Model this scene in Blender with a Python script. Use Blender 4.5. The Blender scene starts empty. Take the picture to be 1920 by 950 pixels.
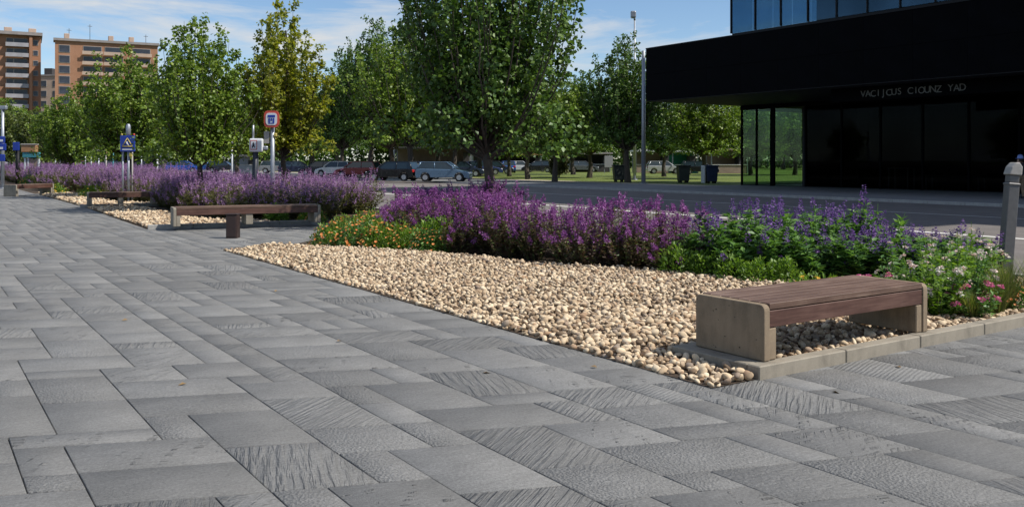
import bpy, bmesh, math, random
import numpy as np
from mathutils import Vector, Matrix

# ------------------------------------------------------------------ camera, sky, sun, exposure
SC = bpy.context.scene
COL = SC.collection
R = math.radians
F_PX, CX, HY, CAM_H = 1680.0, 960.0, 300.0, 1.6
cam_data = bpy.data.cameras.new('camera')
cam_data.sensor_width = 36.0
cam_data.lens = 36.0 * F_PX / 1920.0
cam_data.shift_y = -(475.0 - HY) / 1920.0
cam_data.clip_start = 0.05
cam_data.clip_end = 3000.0
cam = bpy.data.objects.new('camera', cam_data)
COL.objects.link(cam)
cam.location = (0, 0, CAM_H)
cam.rotation_euler = (R(90), 0, 0)
SC.camera = cam

SUN_AZ, SUN_EL = R(106.0), R(50.0)          # azimuth clockwise from +Y
world = bpy.data.worlds.new('World')
SC.world = world
world.use_nodes = True
wn, wl = world.node_tree.nodes, world.node_tree.links
wn.clear()
w_out = wn.new('ShaderNodeOutputWorld')
w_bg = wn.new('ShaderNodeBackground')
w_sky = wn.new('ShaderNodeTexSky')
w_sky.sky_type = 'NISHITA'
w_sky.sun_disc = False
w_sky.sun_elevation = SUN_EL
w_sky.sun_rotation = SUN_AZ
w_sky.air_density = 1.0
w_sky.dust_density = 0.15
w_sky.ozone_density = 2.0
w_sky.altitude = 600
w_bg.inputs['Strength'].default_value = 0.105
w_tc = wn.new('ShaderNodeTexCoord')
w_map = wn.new('ShaderNodeMapping')
w_map.inputs['Scale'].default_value = (1.6, 1.6, 9.0)
w_map.inputs['Location'].default_value = (2.50, 0.2, 0.35)
w_n = wn.new('ShaderNodeTexNoise')
w_n.inputs['Scale'].default_value = 1.7
w_n.inputs['Detail'].default_value = 8
w_n.inputs['Roughness'].default_value = 0.62
w_n.inputs['Distortion'].default_value = 0.5
w_r = wn.new('ShaderNodeValToRGB')
w_r.color_ramp.elements[0].position = 0.475
w_r.color_ramp.elements[1].position = 0.63
w_mix = wn.new('ShaderNodeMixRGB')
w_mix.inputs[2].default_value = (6.0, 6.25, 6.5, 1)
wl.new(w_tc.outputs['Generated'], w_map.inputs[0])
wl.new(w_map.outputs[0], w_n.inputs['Vector'])
wl.new(w_n.outputs['Fac'], w_r.inputs[0])
wl.new(w_r.outputs[0], w_mix.inputs[0])
w_tint = wn.new('ShaderNodeMixRGB')
w_tint.blend_type = 'MULTIPLY'
w_tint.inputs[0].default_value = 1.0
w_tint.inputs[2].default_value = (0.96, 1.04, 1.12, 1)
wl.new(w_sky.outputs[0], w_tint.inputs[1])
wl.new(w_tint.outputs[0], w_mix.inputs[1])
wl.new(w_mix.outputs[0], w_bg.inputs[0])
wl.new(w_bg.outputs[0], w_out.inputs[0])

sun_d = bpy.data.lights.new('sun', 'SUN')
sun_d.energy = 5.0
sun_d.angle = R(0.53)
sun_d.color = (1.0, 0.955, 0.87)
sun = bpy.data.objects.new('sun', sun_d)
COL.objects.link(sun)
sdir = Vector((math.sin(SUN_AZ) * math.cos(SUN_EL), math.cos(SUN_AZ) * math.cos(SUN_EL), math.sin(SUN_EL)))
sun.rotation_euler = sdir.to_track_quat('Z', 'Y').to_euler()
sun.location = (30, -5, 40)
vs = SC.view_settings
vs.view_transform = 'Standard'
vs.look = 'None'
vs.exposure = 0.12
vs.gamma = 1.0
vs.use_curve_mapping = False
SC.cycles.max_bounces = 8
SC.cycles.transparent_max_bounces = 16
SC.cycles.caustics_reflective = False
SC.cycles.caustics_refractive = False

# ------------------------------------------------------------------ helpers
rng = np.random.default_rng(7)
random.seed(7)
AX = np.array([-0.558, 0.830]); AX /= np.linalg.norm(AX)     # plaza axis running away to the left (v)
BX = np.array([AX[1], -AX[0]])                                # plaza axis running away to the right (u)
ANG_B = math.atan2(BX[1], BX[0])

def W(u, v, z=0.0):
    p = BX * u + AX * v
    return (float(p[0]), float(p[1]), z)
def UV(x, y):
    return float(BX[0] * x + BX[1] * y), float(AX[0] * x + AX[1] * y)
def G(px, py, z=0.0):
    y = (CAM_H - z) * F_PX / (py - HY)
    return ((px - CX) / F_PX * y, y, z)
def PX(px, y, z=0.0):
    return ((px - CX) / F_PX * y, y, z)

def tag(o, label=None, cat=None, group=None, kind=None):
    if label: o['label'] = label
    if cat: o['category'] = cat
    if group: o['group'] = group
    if kind: o['kind'] = kind
    return o
def empty(name, loc=(0, 0, 0), rz=0.0, label=None, cat=None, group=None):
    o = bpy.data.objects.new(name, None)
    COL.objects.link(o)
    o.empty_display_size = 0.2
    o.location = loc
    o.rotation_euler = (0, 0, rz)
    return tag(o, label, cat, group)
def link(name, me, parent=None):
    o = bpy.data.objects.new(name, me)
    COL.objects.link(o)
    if parent is not None: o.parent = parent
    return o
def mesh_np(name, V, Fs, mat, smooth=False, face_mat=None):
    """triangles/quads from numpy arrays"""
    me = bpy.data.meshes.new(name)
    V = np.asarray(V, dtype=np.float32); Fs = np.asarray(Fs, dtype=np.int32)
    k = Fs.shape[1]
    me.vertices.add(len(V)); me.vertices.foreach_set('co', V.ravel())
    me.loops.add(Fs.size); me.loops.foreach_set('vertex_index', Fs.ravel())
    me.polygons.add(len(Fs))
    me.polygons.foreach_set('loop_start', np.arange(0, Fs.size, k, dtype=np.int32))
    if smooth: me.polygons.foreach_set('use_smooth', np.ones(len(Fs), dtype=bool))
    for m in (mat if isinstance(mat, (list, tuple)) else [mat]): me.materials.append(m)
    if face_mat is not None: me.polygons.foreach_set('material_index', np.asarray(face_mat, dtype=np.int32))
    me.update(calc_edges=True)
    me.validate()
    return me
def cat_np(parts):
    Vs, Fs, n = [], [], 0
    for v, f in parts:
        Vs.append(v); Fs.append(np.asarray(f) + n); n += len(v)
    return np.concatenate(Vs), np.concatenate(Fs)

class MB:
    """collects boxes, prisms, tubes; build() makes ONE mesh object"""
    def __init__(s): s.bm = bmesh.new()
    def box(s, x0, x1, y0, y1, z0, z1, bev=0.0, seg=1):
        b = bmesh.new()
        bmesh.ops.create_cube(b, size=1.0)
        for v in b.verts:
            v.co = Vector(((x0 + x1) / 2 + v.co.x * (x1 - x0), (y0 + y1) / 2 + v.co.y * (y1 - y0), (z0 + z1) / 2 + v.co.z * (z1 - z0)))
        if bev > 0: bmesh.ops.bevel(b, geom=b.edges[:], offset=bev, segments=seg, affect='EDGES', profile=0.5)
        s._add(b); return s
    def prism(s, poly, axis, a0, a1, bev=0.0, seg=1):
        """poly of 2D points; axis 'x','y','z' is the extrusion axis"""
        b = bmesh.new()
        def mk(p, a):
            return {'x': (a, p[0], p[1]), 'y': (p[0], a, p[1]), 'z': (p[0], p[1], a)}[axis]
        A = [b.verts.new(mk(p, a0)) for p in poly]; B = [b.verts.new(mk(p, a1)) for p in poly]
        n = len(poly)
        b.faces.new(A); b.faces.new(B[::-1])
        for i in range(n): b.faces.new([A[i], B[i], B[(i + 1) % n], A[(i + 1) % n]][::-1])
        bmesh.ops.recalc_face_normals(b, faces=b.faces[:])
        if bev > 0:
            bmesh.ops.bevel(b, geom=[e for e in b.edges if e.calc_face_angle(0) > 0.5], offset=bev, segments=seg, affect='EDGES', profile=0.5)
        s._add(b); return s
    def tube(s, pts, rad, n=8, caps=True):
        b = bmesh.new(); rings = []
        pts = [Vector(p) for p in pts]
        for i, p in enumerate(pts):
            d = (pts[min(i + 1, len(pts) - 1)] - pts[max(i - 1, 0)]).normalized()
            ref = Vector((1, 0, 0)) if abs(d.x) < 0.8 else Vector((0, 1, 0))
            e1 = d.cross(ref).normalized(); e2 = d.cross(e1)
            r = rad[i] if isinstance(rad, (list, tuple)) else rad
            rings.append([b.verts.new(p + (e1 * math.cos(2 * math.pi * k / n) + e2 * math.sin(2 * math.pi * k / n)) * r) for k in range(n)])
        for i in range(len(rings) - 1):
            for k in range(n):
                f = b.faces.new([rings[i][k], rings[i][(k + 1) % n], rings[i + 1][(k + 1) % n], rings[i + 1][k]]); f.smooth = True
        if caps: b.faces.new(rings[0]); b.faces.new(rings[-1][::-1])
        bmesh.ops.recalc_face_normals(b, faces=b.faces[:])
        s._add(b); return s
    def poly(s, pts):
        b = bmesh.new(); b.faces.new([b.verts.new(p) for p in pts]); s._add(b); return s
    def _add(s, b):
        me = bpy.data.meshes.new('tmp'); b.to_mesh(me); b.free()
        s.bm.from_mesh(me); bpy.data.meshes.remove(me)
    def mesh(s, name, mat):
        me = bpy.data.meshes.new(name); s.bm.to_mesh(me); s.bm.free(); me.materials.append(mat); return me
    def build(s, name, mat, parent=None, loc=None, rz=None):
        o = link(name, s.mesh(name, mat), parent)
        if loc is not None: o.location = loc
        if rz is not None: o.rotation_euler = (0, 0, rz)
        return o

def copy_tree(o, parent=None):
    c = o.copy(); COL.objects.link(c); c.parent = parent
    for ch in list(o.children): copy_tree(ch, c)
    return c
def struct(name, poly_uv, z, mat, world_pts=False):
    m = MB(); m.poly([(p[0], p[1], z) if world_pts else W(p[0], p[1], z) for p in poly_uv])
    o = m.build(name, mat); o['kind'] = 'structure'
    for p in o.data.polygons:
        if p.normal.z < 0: o.data.flip_normals(); break
    return o
def in_poly(P, poly):
    P = np.asarray(P); x, y = P[:, 0], P[:, 1]; ins = np.zeros(len(P), bool); n = len(poly)
    for i in range(n):
        x0, y0 = poly[i]; x1, y1 = poly[(i + 1) % n]
        c = ((y0 > y) != (y1 > y)) & (x < (x1 - x0) * (y - y0) / (y1 - y0 + 1e-12) + x0)
        ins ^= c
    return ins

# ------------------------------------------------------------------ materials
def new_mat(name):
    m = bpy.data.materials.new(name); m.use_nodes = True
    nt = m.node_tree; p = nt.nodes['Principled BSDF']
    return m, nt, nt.nodes, nt.links, p
def noise(nt, scale, detail=4, rough=0.6, vec=None, dist=0.0):
    n = nt.nodes.new('ShaderNodeTexNoise'); n.inputs['Scale'].default_value = scale
    n.inputs['Detail'].default_value = detail; n.inputs['Roughness'].default_value = rough; n.inputs['Distortion'].default_value = dist
    if vec is not None: nt.links.new(vec, n.inputs['Vector'])
    return n
def ramp(nt, fac, stops):
    r = nt.nodes.new('ShaderNodeValToRGB'); e = r.color_ramp.elements
    while len(e) < len(stops): e.new(0.5)
    for k, (pos, c) in enumerate(stops):
        e[k].position = pos; e[k].color = (*c, 1) if len(c) == 3 else c
    nt.links.new(fac, r.inputs[0]); return r
def mapping(nt, vec, scale=(1, 1, 1), rot=(0, 0, 0), loc=(0, 0, 0)):
    m = nt.nodes.new('ShaderNodeMapping'); m.inputs['Scale'].default_value = scale; m.inputs['Rotation'].default_value = rot; m.inputs['Location'].default_value = loc
    nt.links.new(vec, m.inputs[0]); return m.outputs[0]
def bump(nt, height, strength, dist, p, prev=None):
    b = nt.nodes.new('ShaderNodeBump'); b.inputs['Strength'].default_value = strength; b.inputs['Distance'].default_value = dist
    nt.links.new(height, b.inputs['Height'])
    if prev is not None: nt.links.new(prev, b.inputs['Normal'])
    nt.links.new(b.outputs[0], p.inputs['Normal']); return b.outputs[0]
def math_n(nt, op, a, b=None, clamp=False):
    n = nt.nodes.new('ShaderNodeMath'); n.operation = op; n.use_clamp = clamp
    for i, x in enumerate((a, b)):
        if x is None: continue
        if isinstance(x, (int, float)): n.inputs[i].default_value = x
        else: nt.links.new(x, n.inputs[i])
    return n.outputs[0]
def mixc(nt, fac, a, b, blend='MIX'):
    n = nt.nodes.new('ShaderNodeMixRGB'); n.blend_type = blend
    for i, x in enumerate((fac, a, b)):
        if isinstance(x, (int, float)): n.inputs[i].default_value = x
        elif isinstance(x, tuple): n.inputs[i].default_value = (*x, 1)
        else: nt.links.new(x, n.inputs[i])
    return n.outputs[0]
def geo(nt): return nt.nodes.new('ShaderNodeNewGeometry')
def objrand(nt):
    """random value per island and per object"""
    g = geo(nt); oi = nt.nodes.new('ShaderNodeObjectInfo')
    return math_n(nt, 'FRACT', math_n(nt, 'ADD', g.outputs['Random Per Island'], oi.outputs['Random'])), g.outputs['Position']

def simple(name, col, rough=0.6, metal=0.0, var=0.12, scale=6.0, bmp=0.0, spec=0.5, coat=0.0):
    m, nt, N, L, p = new_mat(name)
    tc = N.new('ShaderNodeTexCoord')
    n = noise(nt, scale, 5, 0.65, tc.outputs['Object'])
    d = tuple(max(0, c * (1 - var)) for c in col); b = tuple(min(1, c * (1 + var)) for c in col)
    r = ramp(nt, n.outputs['Fac'], [(0.3, d), (0.7, b)])
    L.new(r.outputs[0], p.inputs['Base Color'])
    rr = ramp(nt, n.outputs['Fac'], [(0.3, (rough * .85,) * 3), (0.7, (min(1, rough * 1.12),) * 3)])
    L.new(rr.outputs[0], p.inputs['Roughness'])
    p.inputs['Metallic'].default_value = metal
    p.inputs['Specular IOR Level'].default_value = spec
    p.inputs['Coat Weight'].default_value = coat
    if bmp > 0:
        n2 = noise(nt, scale * 8, 4, 0.6, tc.outputs['Object'])
        bump(nt, n2.outputs['Fac'], 0.6, bmp, p)
    return m

def leaf_mat(name, stops, trans=0.3, rough=0.5, tcol=None, hue=0.06):
    m, nt, N, L, p = new_mat(name)
    rnd, pos = objrand(nt)
    n = noise(nt, 1.1, 2, 0.5, pos)
    f = math_n(nt, 'ADD', math_n(nt, 'MULTIPLY', rnd, 0.7), math_n(nt, 'MULTIPLY', n.outputs['Fac'], 0.35), True)
    r = ramp(nt, f, stops)
    L.new(r.outputs[0], p.inputs['Base Color'])
    p.inputs['Roughness'].default_value = rough
    p.inputs['Specular IOR Level'].default_value = 0.5
    if trans > 0:
        t = N.new('ShaderNodeBsdfTranslucent'); mx = N.new('ShaderNodeMixShader')
        c = mixc(nt, 1.0, r.outputs[0], tcol or (1.5, 1.6, 0.7), 'MULTIPLY')
        L.new(c, t.inputs[0]); mx.inputs[0].default_value = trans
        L.new(p.outputs[0], mx.inputs[1]); L.new(t.outputs[0], mx.inputs[2])
        L.new(mx.outputs[0], N['Material Output'].inputs[0])
    return m

M = {}
# tree leaves: near trees, yellow-green tree, far trees
M['leaf_near'] = leaf_mat('leaf_near', [(0.1, (0.042, 0.084, 0.008)), (0.5, (0.122, 0.200, 0.018)), (0.9, (0.250, 0.325, 0.045))], 0.28)
M['leaf_yellow'] = leaf_mat('leaf_yellow', [(0.1, (0.095, 0.125, 0.012)), (0.5, (0.22, 0.245, 0.022)), (0.9, (0.38, 0.35, 0.04))], 0.42)
M['leaf_dark'] = leaf_mat('leaf_dark', [(0.1, (0.026, 0.062, 0.010)), (0.5, (0.068, 0.138, 0.020)), (0.9, (0.165, 0.250, 0.050))], 0.25)
M['leaf_pale'] = leaf_mat('leaf_pale', [(0.1, (0.05, 0.07, 0.015)), (0.5, (0.10, 0.13, 0.028)), (0.9, (0.17, 0.20, 0.05))], 0.35)
M['leaf_olive'] = leaf_mat('leaf_olive', [(0.1, (0.05, 0.055, 0.022)), (0.5, (0.11, 0.115, 0.045)), (0.9, (0.2, 0.19, 0.08))], 0.3)
M['leaf_sage'] = leaf_mat('leaf_sage', [(0.1, (0.045, 0.026, 0.020)), (0.4, (0.095, 0.060, 0.042)), (0.66, (0.17, 0.115, 0.080)), (0.76, (0.10, 0.15, 0.045)), (0.97, (0.20, 0.27, 0.09))], 0.25)
M['leaf_green'] = leaf_mat('leaf_green', [(0.1, (0.030, 0.080, 0.020)), (0.5, (0.085, 0.185, 0.042)), (0.9, (0.19, 0.33, 0.085))], 0.3)
M['leaf_bright'] = leaf_mat('leaf_bright', [(0.1, (0.05, 0.10, 0.012)), (0.5, (0.12, 0.22, 0.025)), (0.9, (0.22, 0.33, 0.05))], 0.35)
M['leaf_lav'] = leaf_mat('leaf_lav', [(0.1, (0.045, 0.050, 0.022)), (0.5, (0.125, 0.125, 0.055)), (0.9, (0.22, 0.205, 0.10))], 0.3)
M['grass_blade'] = leaf_mat('grass_blade', [(0.1, (0.05, 0.08, 0.015)), (0.6, (0.13, 0.17, 0.035)), (0.95, (0.26, 0.2, 0.09))], 0.35)
pt = (1.25, 1.0, 1.25)
M['petal_purple'] = leaf_mat('petal_purple', [(0.05, (0.095, 0.026, 0.100)), (0.5, (0.250, 0.075, 0.265)), (0.95, (0.50, 0.22, 0.50))], 0.3, 0.7, pt)
M['petal_lav'] = leaf_mat('petal_lav', [(0.05, (0.17, 0.085, 0.19)), (0.5, (0.34, 0.19, 0.37)), (0.95, (0.50, 0.33, 0.52))], 0.3, 0.7, pt)
M['petal_blue'] = leaf_mat('petal_blue', [(0.05, (0.06, 0.03, 0.13)), (0.5, (0.14, 0.07, 0.26)), (0.95, (0.30, 0.18, 0.42))], 0.3, 0.7, pt)
ot = (1.3, 1.1, 0.8)
M['petal_orange'] = leaf_mat('petal_orange', [(0.05, (0.62, 0.14, 0.03)), (0.45, (0.75, 0.24, 0.06)), (0.7, (0.75, 0.36, 0.12)), (0.95, (0.80, 0.45, 0.06))], 0.25, 0.6, ot)
M['petal_yellow'] = leaf_mat('petal_yellow', [(0.05, (0.65, 0.34, 0.02)), (0.95, (0.75, 0.5, 0.05))], 0.25, 0.6, ot)
M['petal_white'] = leaf_mat('petal_white', [(0.05, (0.55, 0.5, 0.45)), (0.6, (0.75, 0.70, 0.62)), (0.95, (0.75, 0.45, 0.40))], 0.2, 0.6, (1.1, 1, 1))
M['petal_pink'] = leaf_mat('petal_pink', [(0.05, (0.55, 0.09, 0.24)), (0.95, (0.75, 0.28, 0.42))], 0.25, 0.6, (1.2, 1, 1.1))
M['litter'] = simple('litter', (0.22, 0.14, 0.06), 0.8)
M['stem'] = simple('stem', (0.07, 0.075, 0.03), 0.7)
M['bark'] = simple('bark', (0.075, 0.06, 0.047), 0.9, 0, 0.35, 9.0, 0.02)

def tile_mat(name, kind):
    m, nt, N, L, p = new_mat(name)
    rnd, pos = objrand(nt)
    P = mapping(nt, pos, (1, 1, 1), (0, 0, -ANG_B))
    # per-piece offset so that neighbouring slabs never continue each other
    oi = N.new('ShaderNodeVectorMath'); oi.operation = 'ADD'
    cmb = N.new('ShaderNodeCombineXYZ'); L.new(math_n(nt, 'MULTIPLY', rnd, 37.0), cmb.inputs[0]); L.new(math_n(nt, 'MULTIPLY', rnd, 91.0), cmb.inputs[1])
    L.new(P, oi.inputs[0]); L.new(cmb.outputs[0], oi.inputs[1]); Q = oi.outputs[0]
    cloud = noise(nt, 2.3, 5, 0.6, pos)
    fine = noise(nt, 150, 4, 0.75, pos)
    grain = noise(nt, 1.0, 5, 0.7, mapping(nt, Q, (5, 38, 1), (0, 0, 0.1)))
    t = math_n(nt, 'ADD', math_n(nt, 'ADD', math_n(nt, 'MULTIPLY', rnd, 0.20), 0.10), math_n(nt, 'MULTIPLY', cloud.outputs['Fac'], 0.50))
    t = math_n(nt, 'ADD', t, math_n(nt, 'MULTIPLY', math_n(nt, 'SUBTRACT', fine.outputs['Fac'], 0.5), 0.55))
    speck = noise(nt, 55, 3, 0.8, pos)
    t = math_n(nt, 'ADD', t, math_n(nt, 'MULTIPLY', math_n(nt, 'SUBTRACT', speck.outputs['Fac'], 0.5), 1.05))
    t = math_n(nt, 'ADD', t, math_n(nt, 'MULTIPLY', math_n(nt, 'SUBTRACT', grain.outputs['Fac'], 0.5), 0.45), True)
    c = ramp(nt, t, [(0.05, (0.098, 0.0965, 0.094)), (0.5, (0.192, 0.189, 0.184)), (0.95, (0.330, 0.325, 0.317))])
    L.new(c.outputs[0], p.inputs['Base Color'])
    p.inputs['Roughness'].default_value = 0.78
    p.inputs['Specular IOR Level'].default_value = 0.35
    def strokes(sx, sy, rot, lo, hi, dist=0.3):
        n = noise(nt, 1.0, 3, 0.55, mapping(nt, mapping(nt, Q, (1, 1, 1), (0, 0, rot)), (sx, sy, 1)), dist)
        return ramp(nt, n.outputs['Fac'], [(lo, (1, 1, 1)), (hi, (0, 0, 0))]).outputs[0]
    nb = bump(nt, fine.outputs['Fac'], 1.0, 0.006, p)
    if kind == 'plain':
        bump(nt, grain.outputs['Fac'], 0.35, 0.003, p, nb)
    elif kind == 'hammered':
        v = N.new('ShaderNodeTexVoronoi'); v.inputs['Scale'].default_value = 62; L.new(pos, v.inputs['Vector'])
        bump(nt, v.outputs['Distance'], 1.0, 0.007, p, nb)
    elif kind == 'chisel':
        bump(nt, strokes(2.6, 27, -1.25, 0.38, 0.58), 1.0, 0.011, p, nb)
    elif kind == 'chisel_b':
        bump(nt, strokes(2.2, 34, -0.62, 0.38, 0.58), 1.0, 0.010, p, nb)
    elif kind == 'comb':
        w = N.new('ShaderNodeTexWave'); w.inputs['Scale'].default_value = 9.0; w.inputs['Distortion'].default_value = 3.0; w.inputs['Detail'].default_value = 3
        w.inputs['Detail Scale'].default_value = 1.6
        L.new(mapping(nt, mapping(nt, Q, (1, 1, 1), (0, 0, -1.9)), (1.0, 0.35, 1)), w.inputs['Vector'])
        bump(nt, w.outputs['Fac'], 0.8, 0.005, p, nb)
    elif kind == 'cross':
        a = strokes(2.2, 24, -0.75, 0.36, 0.52); b = strokes(2.6, 26, 0.15, 0.36, 0.52)
        bump(nt, mixc(nt, 1.0, a, b, 'DARKEN'), 1.0, 0.014, p, nb)
    elif kind == 'sparse':
        a = strokes(2.8, 12, -1.05, 0.32, 0.42, 0.5); b = strokes(2.2, 34, 0.30, 0.36, 0.46)
        bump(nt, mixc(nt, 1.0, a, b, 'DARKEN'), 1.0, 0.022, p, nb)
    elif kind == 'ripple':
        n = noise(nt, 1.0, 2, 0.5, mapping(nt, mapping(nt, Q, (1, 1, 1), (0, 0, 0.35)), (22, 46, 1)), 1.2)
        bump(nt, n.outputs['Fac'], 1.0, 0.012, p, nb)
    return m
TILE_KINDS = ['plain', 'hammered', 'chisel', 'chisel_b', 'comb', 'cross', 'sparse', 'ripple']
TILE_M = [tile_mat('slab_' + k, k) for k in TILE_KINDS]
M['joint'] = simple('joint', (0.035, 0.034, 0.033), 0.95)

def ground_mat(name, stops, s1, s2, b=0.004, rough=0.9, s3=0.25):
    m, nt, N, L, p = new_mat(name)
    pos = geo(nt).outputs['Position']
    a, f, big = noise(nt, s1, 6, 0.65, pos), noise(nt, s2, 4, 0.7, pos), noise(nt, s3, 3, 0.5, pos)
    t = math_n(nt, 'ADD', math_n(nt, 'MULTIPLY', a.outputs['Fac'], 0.4), math_n(nt, 'MULTIPLY', f.outputs['Fac'], 0.35))
    t = math_n(nt, 'ADD', t, math_n(nt, 'MULTIPLY', big.outputs['Fac'], 0.25))
    L.new(ramp(nt, t, stops).outputs[0], p.inputs['Base Color'])
    p.inputs['Roughness'].default_value = rough; p.inputs['Specular IOR Level'].default_value = 0.3
    bump(nt, f.outputs['Fac'], 0.8, b, p); return m
M['asphalt'] = ground_mat('asphalt', [(0.30, (0.105, 0.094, 0.088)), (0.5, (0.160, 0.143, 0.134)), (0.72, (0.225, 0.202, 0.190))], 1.3, 70, 0.006)
M['ground'] = ground_mat('ground', [(0.3, (0.06, 0.075, 0.03)), (0.7, (0.16, 0.15, 0.075))], 0.4, 6, 0.03)
M['grass'] = ground_mat('grass', [(0.3, (0.055, 0.085, 0.018)), (0.5, (0.115, 0.150, 0.030)), (0.7, (0.21, 0.21, 0.06))], 0.5, 14, 0.05)
M['sand'] = ground_mat('sand', [(0.3, (0.34, 0.29, 0.21)), (0.7, (0.52, 0.45, 0.34))], 1.0, 30)
M['soil'] = ground_mat('soil', [(0.3, (0.035, 0.025, 0.018)), (0.7, (0.11, 0.08, 0.055))], 6, 50, 0.03)
M['gravel_base'] = ground_mat('gravel_base', [(0.3, (0.035, 0.025, 0.018)), (0.7, (0.10, 0.07, 0.048))], 8, 40, 0.02)
M['sidewalk'] = ground_mat('sidewalk', [(0.3, (0.15, 0.15, 0.155)), (0.7, (0.25, 0.25, 0.25))], 1.0, 40)
M['paint'] = ground_mat('paint', [(0.30, (0.42, 0.40, 0.38)), (0.45, (0.68, 0.66, 0.62)), (0.7, (0.78, 0.76, 0.72))], 3.0, 40, 0.002)

def pebble_mat():
    m, nt, N, L, p = new_mat('pebble')
    rnd, pos = objrand(nt)
    r = ramp(nt, rnd, [(0.0, (0.14, 0.095, 0.060)), (0.16, (0.36, 0.25, 0.155)), (0.4, (0.60, 0.465, 0.31)), (0.65, (0.78, 0.64, 0.455)),
                       (0.82, (0.58, 0.425, 0.27)), (0.92, (0.30, 0.24, 0.19)), (1.0, (0.44, 0.27, 0.15))])
    n = noise(nt, 38, 5, 0.7, pos)
    c = mixc(nt, 0.30, r.outputs[0], ramp(nt, n.outputs['Fac'], [(0.3, (0.3, 0.25, 0.2)), (0.7, (1, 1, 1))]).outputs[0], 'MULTIPLY')
    L.new(c, p.inputs['Base Color']); p.inputs['Roughness'].default_value = 0.75; p.inputs['Specular IOR Level'].default_value = 0.3
    bump(nt, n.outputs['Fac'], 0.4, 0.004, p); return m
M['pebble'] = pebble_mat()

def concrete_mat(name, col, pits=True, streak=True):
    m, nt, N, L, p = new_mat(name)
    tc = N.new('ShaderNodeTexCoord'); O = tc.outputs['Object']
    big = noise(nt, 3.2, 6, 0.68, O); fine = noise(nt, 90, 4, 0.7, O); st = noise(nt, 1.0, 4, 0.6, mapping(nt, O, (14, 14, 2.2)))
    t = math_n(nt, 'ADD', math_n(nt, 'MULTIPLY', big.outputs['Fac'], 0.55), math_n(nt, 'MULTIPLY', fine.outputs['Fac'], 0.25))
    t = math_n(nt, 'ADD', t, math_n(nt, 'MULTIPLY', st.outputs['Fac'], 0.28 if streak else 0.1))
    c = ramp(nt, t, [(0.36, tuple(x * 0.55 for x in col)), (0.54, col), (0.72, tuple(min(1, x * 1.3) for x in col))]).outputs[0]
    nb = bump(nt, fine.outputs['Fac'], 0.5, 0.003, p)
    if pits:
        v = N.new('ShaderNodeTexVoronoi'); v.inputs['Scale'].default_value = 17; v.inputs['Randomness'].default_value = 1.0; L.new(O, v.inputs['Vector'])
        g = N.new('ShaderNodeTexNoise'); g.inputs['Scale'].default_value = 5; L.new(O, g.inputs['Vector'])
        hole = ramp(nt, v.outputs['Distance'], [(0.07, (0, 0, 0)), (0.13, (1, 1, 1))]).outputs[0]
        gate = ramp(nt, g.outputs['Fac'], [(0.50, (1, 1, 1)), (0.54, (0, 0, 0))]).outputs[0]
        h = mixc(nt, 1.0, hole, gate, 'LIGHTEN')
        c = mixc(nt, 0.75, c, h, 'MULTIPLY')
        bump(nt, h, 0.8, 0.006, p, nb)
    L.new(c, p.inputs['Base Color']); p.inputs['Roughness'].default_value = 0.88; p.inputs['Specular IOR Level'].default_value = 0.3
    return m
M['concrete'] = concrete_mat('concrete', (0.245, 0.185, 0.125))  # nearest bench only: shade and warm pebble bounce put into the base colour
M['kerb'] = concrete_mat('kerb', (0.265, 0.232, 0.185), False)
M['kerb_grey'] = concrete_mat('kerb_grey', (0.36, 0.35, 0.33), False)

def wood_mat(name, stops):
    m, nt, N, L, p = new_mat(name)
    rnd, pos = objrand(nt); tc = N.new('ShaderNodeTexCoord')
    cmb = N.new('ShaderNodeCombineXYZ'); L.new(math_n(nt, 'MULTIPLY', rnd, 9.0), cmb.inputs[2])
    ad = N.new('ShaderNodeVectorMath'); ad.operation = 'ADD'; L.new(tc.outputs['Object'], ad.inputs[0]); L.new(cmb.outputs[0], ad.inputs[1])
    n = noise(nt, 1.0, 6, 0.65, mapping(nt, ad.outputs[0], (2.2, 45, 45)), 0.6)
    w = noise(nt, 2.2, 4, 0.6, ad.outputs[0])
    t = math_n(nt, 'ADD', math_n(nt, 'MULTIPLY', n.outputs['Fac'], 0.6), math_n(nt, 'MULTIPLY', w.outputs['Fac'], 0.4))
    t = math_n(nt, 'ADD', t, math_n(nt, 'MULTIPLY', math_n(nt, 'SUBTRACT', rnd, 0.5), 0.12))
    c = ramp(nt, t, stops)
    L.new(c.outputs[0], p.inputs['Base Color']); p.inputs['Roughness'].default_value = 0.55; p.inputs['Specular IOR Level'].default_value = 0.4
    bump(nt, n.outputs['Fac'], 0.35, 0.002, p); return m
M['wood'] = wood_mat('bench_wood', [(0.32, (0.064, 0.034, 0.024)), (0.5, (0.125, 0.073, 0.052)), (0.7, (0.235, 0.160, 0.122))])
M['wood_shaded'] = wood_mat('bench_wood_shaded', [(0.32, (0.040, 0.016, 0.011)), (0.5, (0.080, 0.036, 0.026)), (0.7, (0.15, 0.080, 0.060))])  # same timber as the planks, with shading put into darker, redder tones
M['post_brown'] = simple('post_brown', (0.034, 0.018, 0.015), 0.5, 0, 0.25, 12)
M['grey_metal'] = simple('grey_metal', (0.125, 0.12, 0.12), 0.5, 0.3, 0.15, 14, 0.001)
M['cap_grey'] = simple('cap_grey', (0.36, 0.335, 0.31), 0.7, 0, 0.15, 16, 0.002)
M['galv'] = simple('galv', (0.34, 0.36, 0.40), 0.45, 0.6, 0.12, 8)
M['pole_white'] = simple('pole_white', (0.66, 0.68, 0.70), 0.5, 0, 0.1, 5)
M['black_metal'] = simple('black_metal', (0.010, 0.010, 0.012), 0.55, 0, 0.3, 3, 0, 0.2)
M['black_panel'] = simple('black_panel', (0.0024, 0.0025, 0.0034), 0.6, 0, 0.5, 1.4, 0, 0.03)
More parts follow.
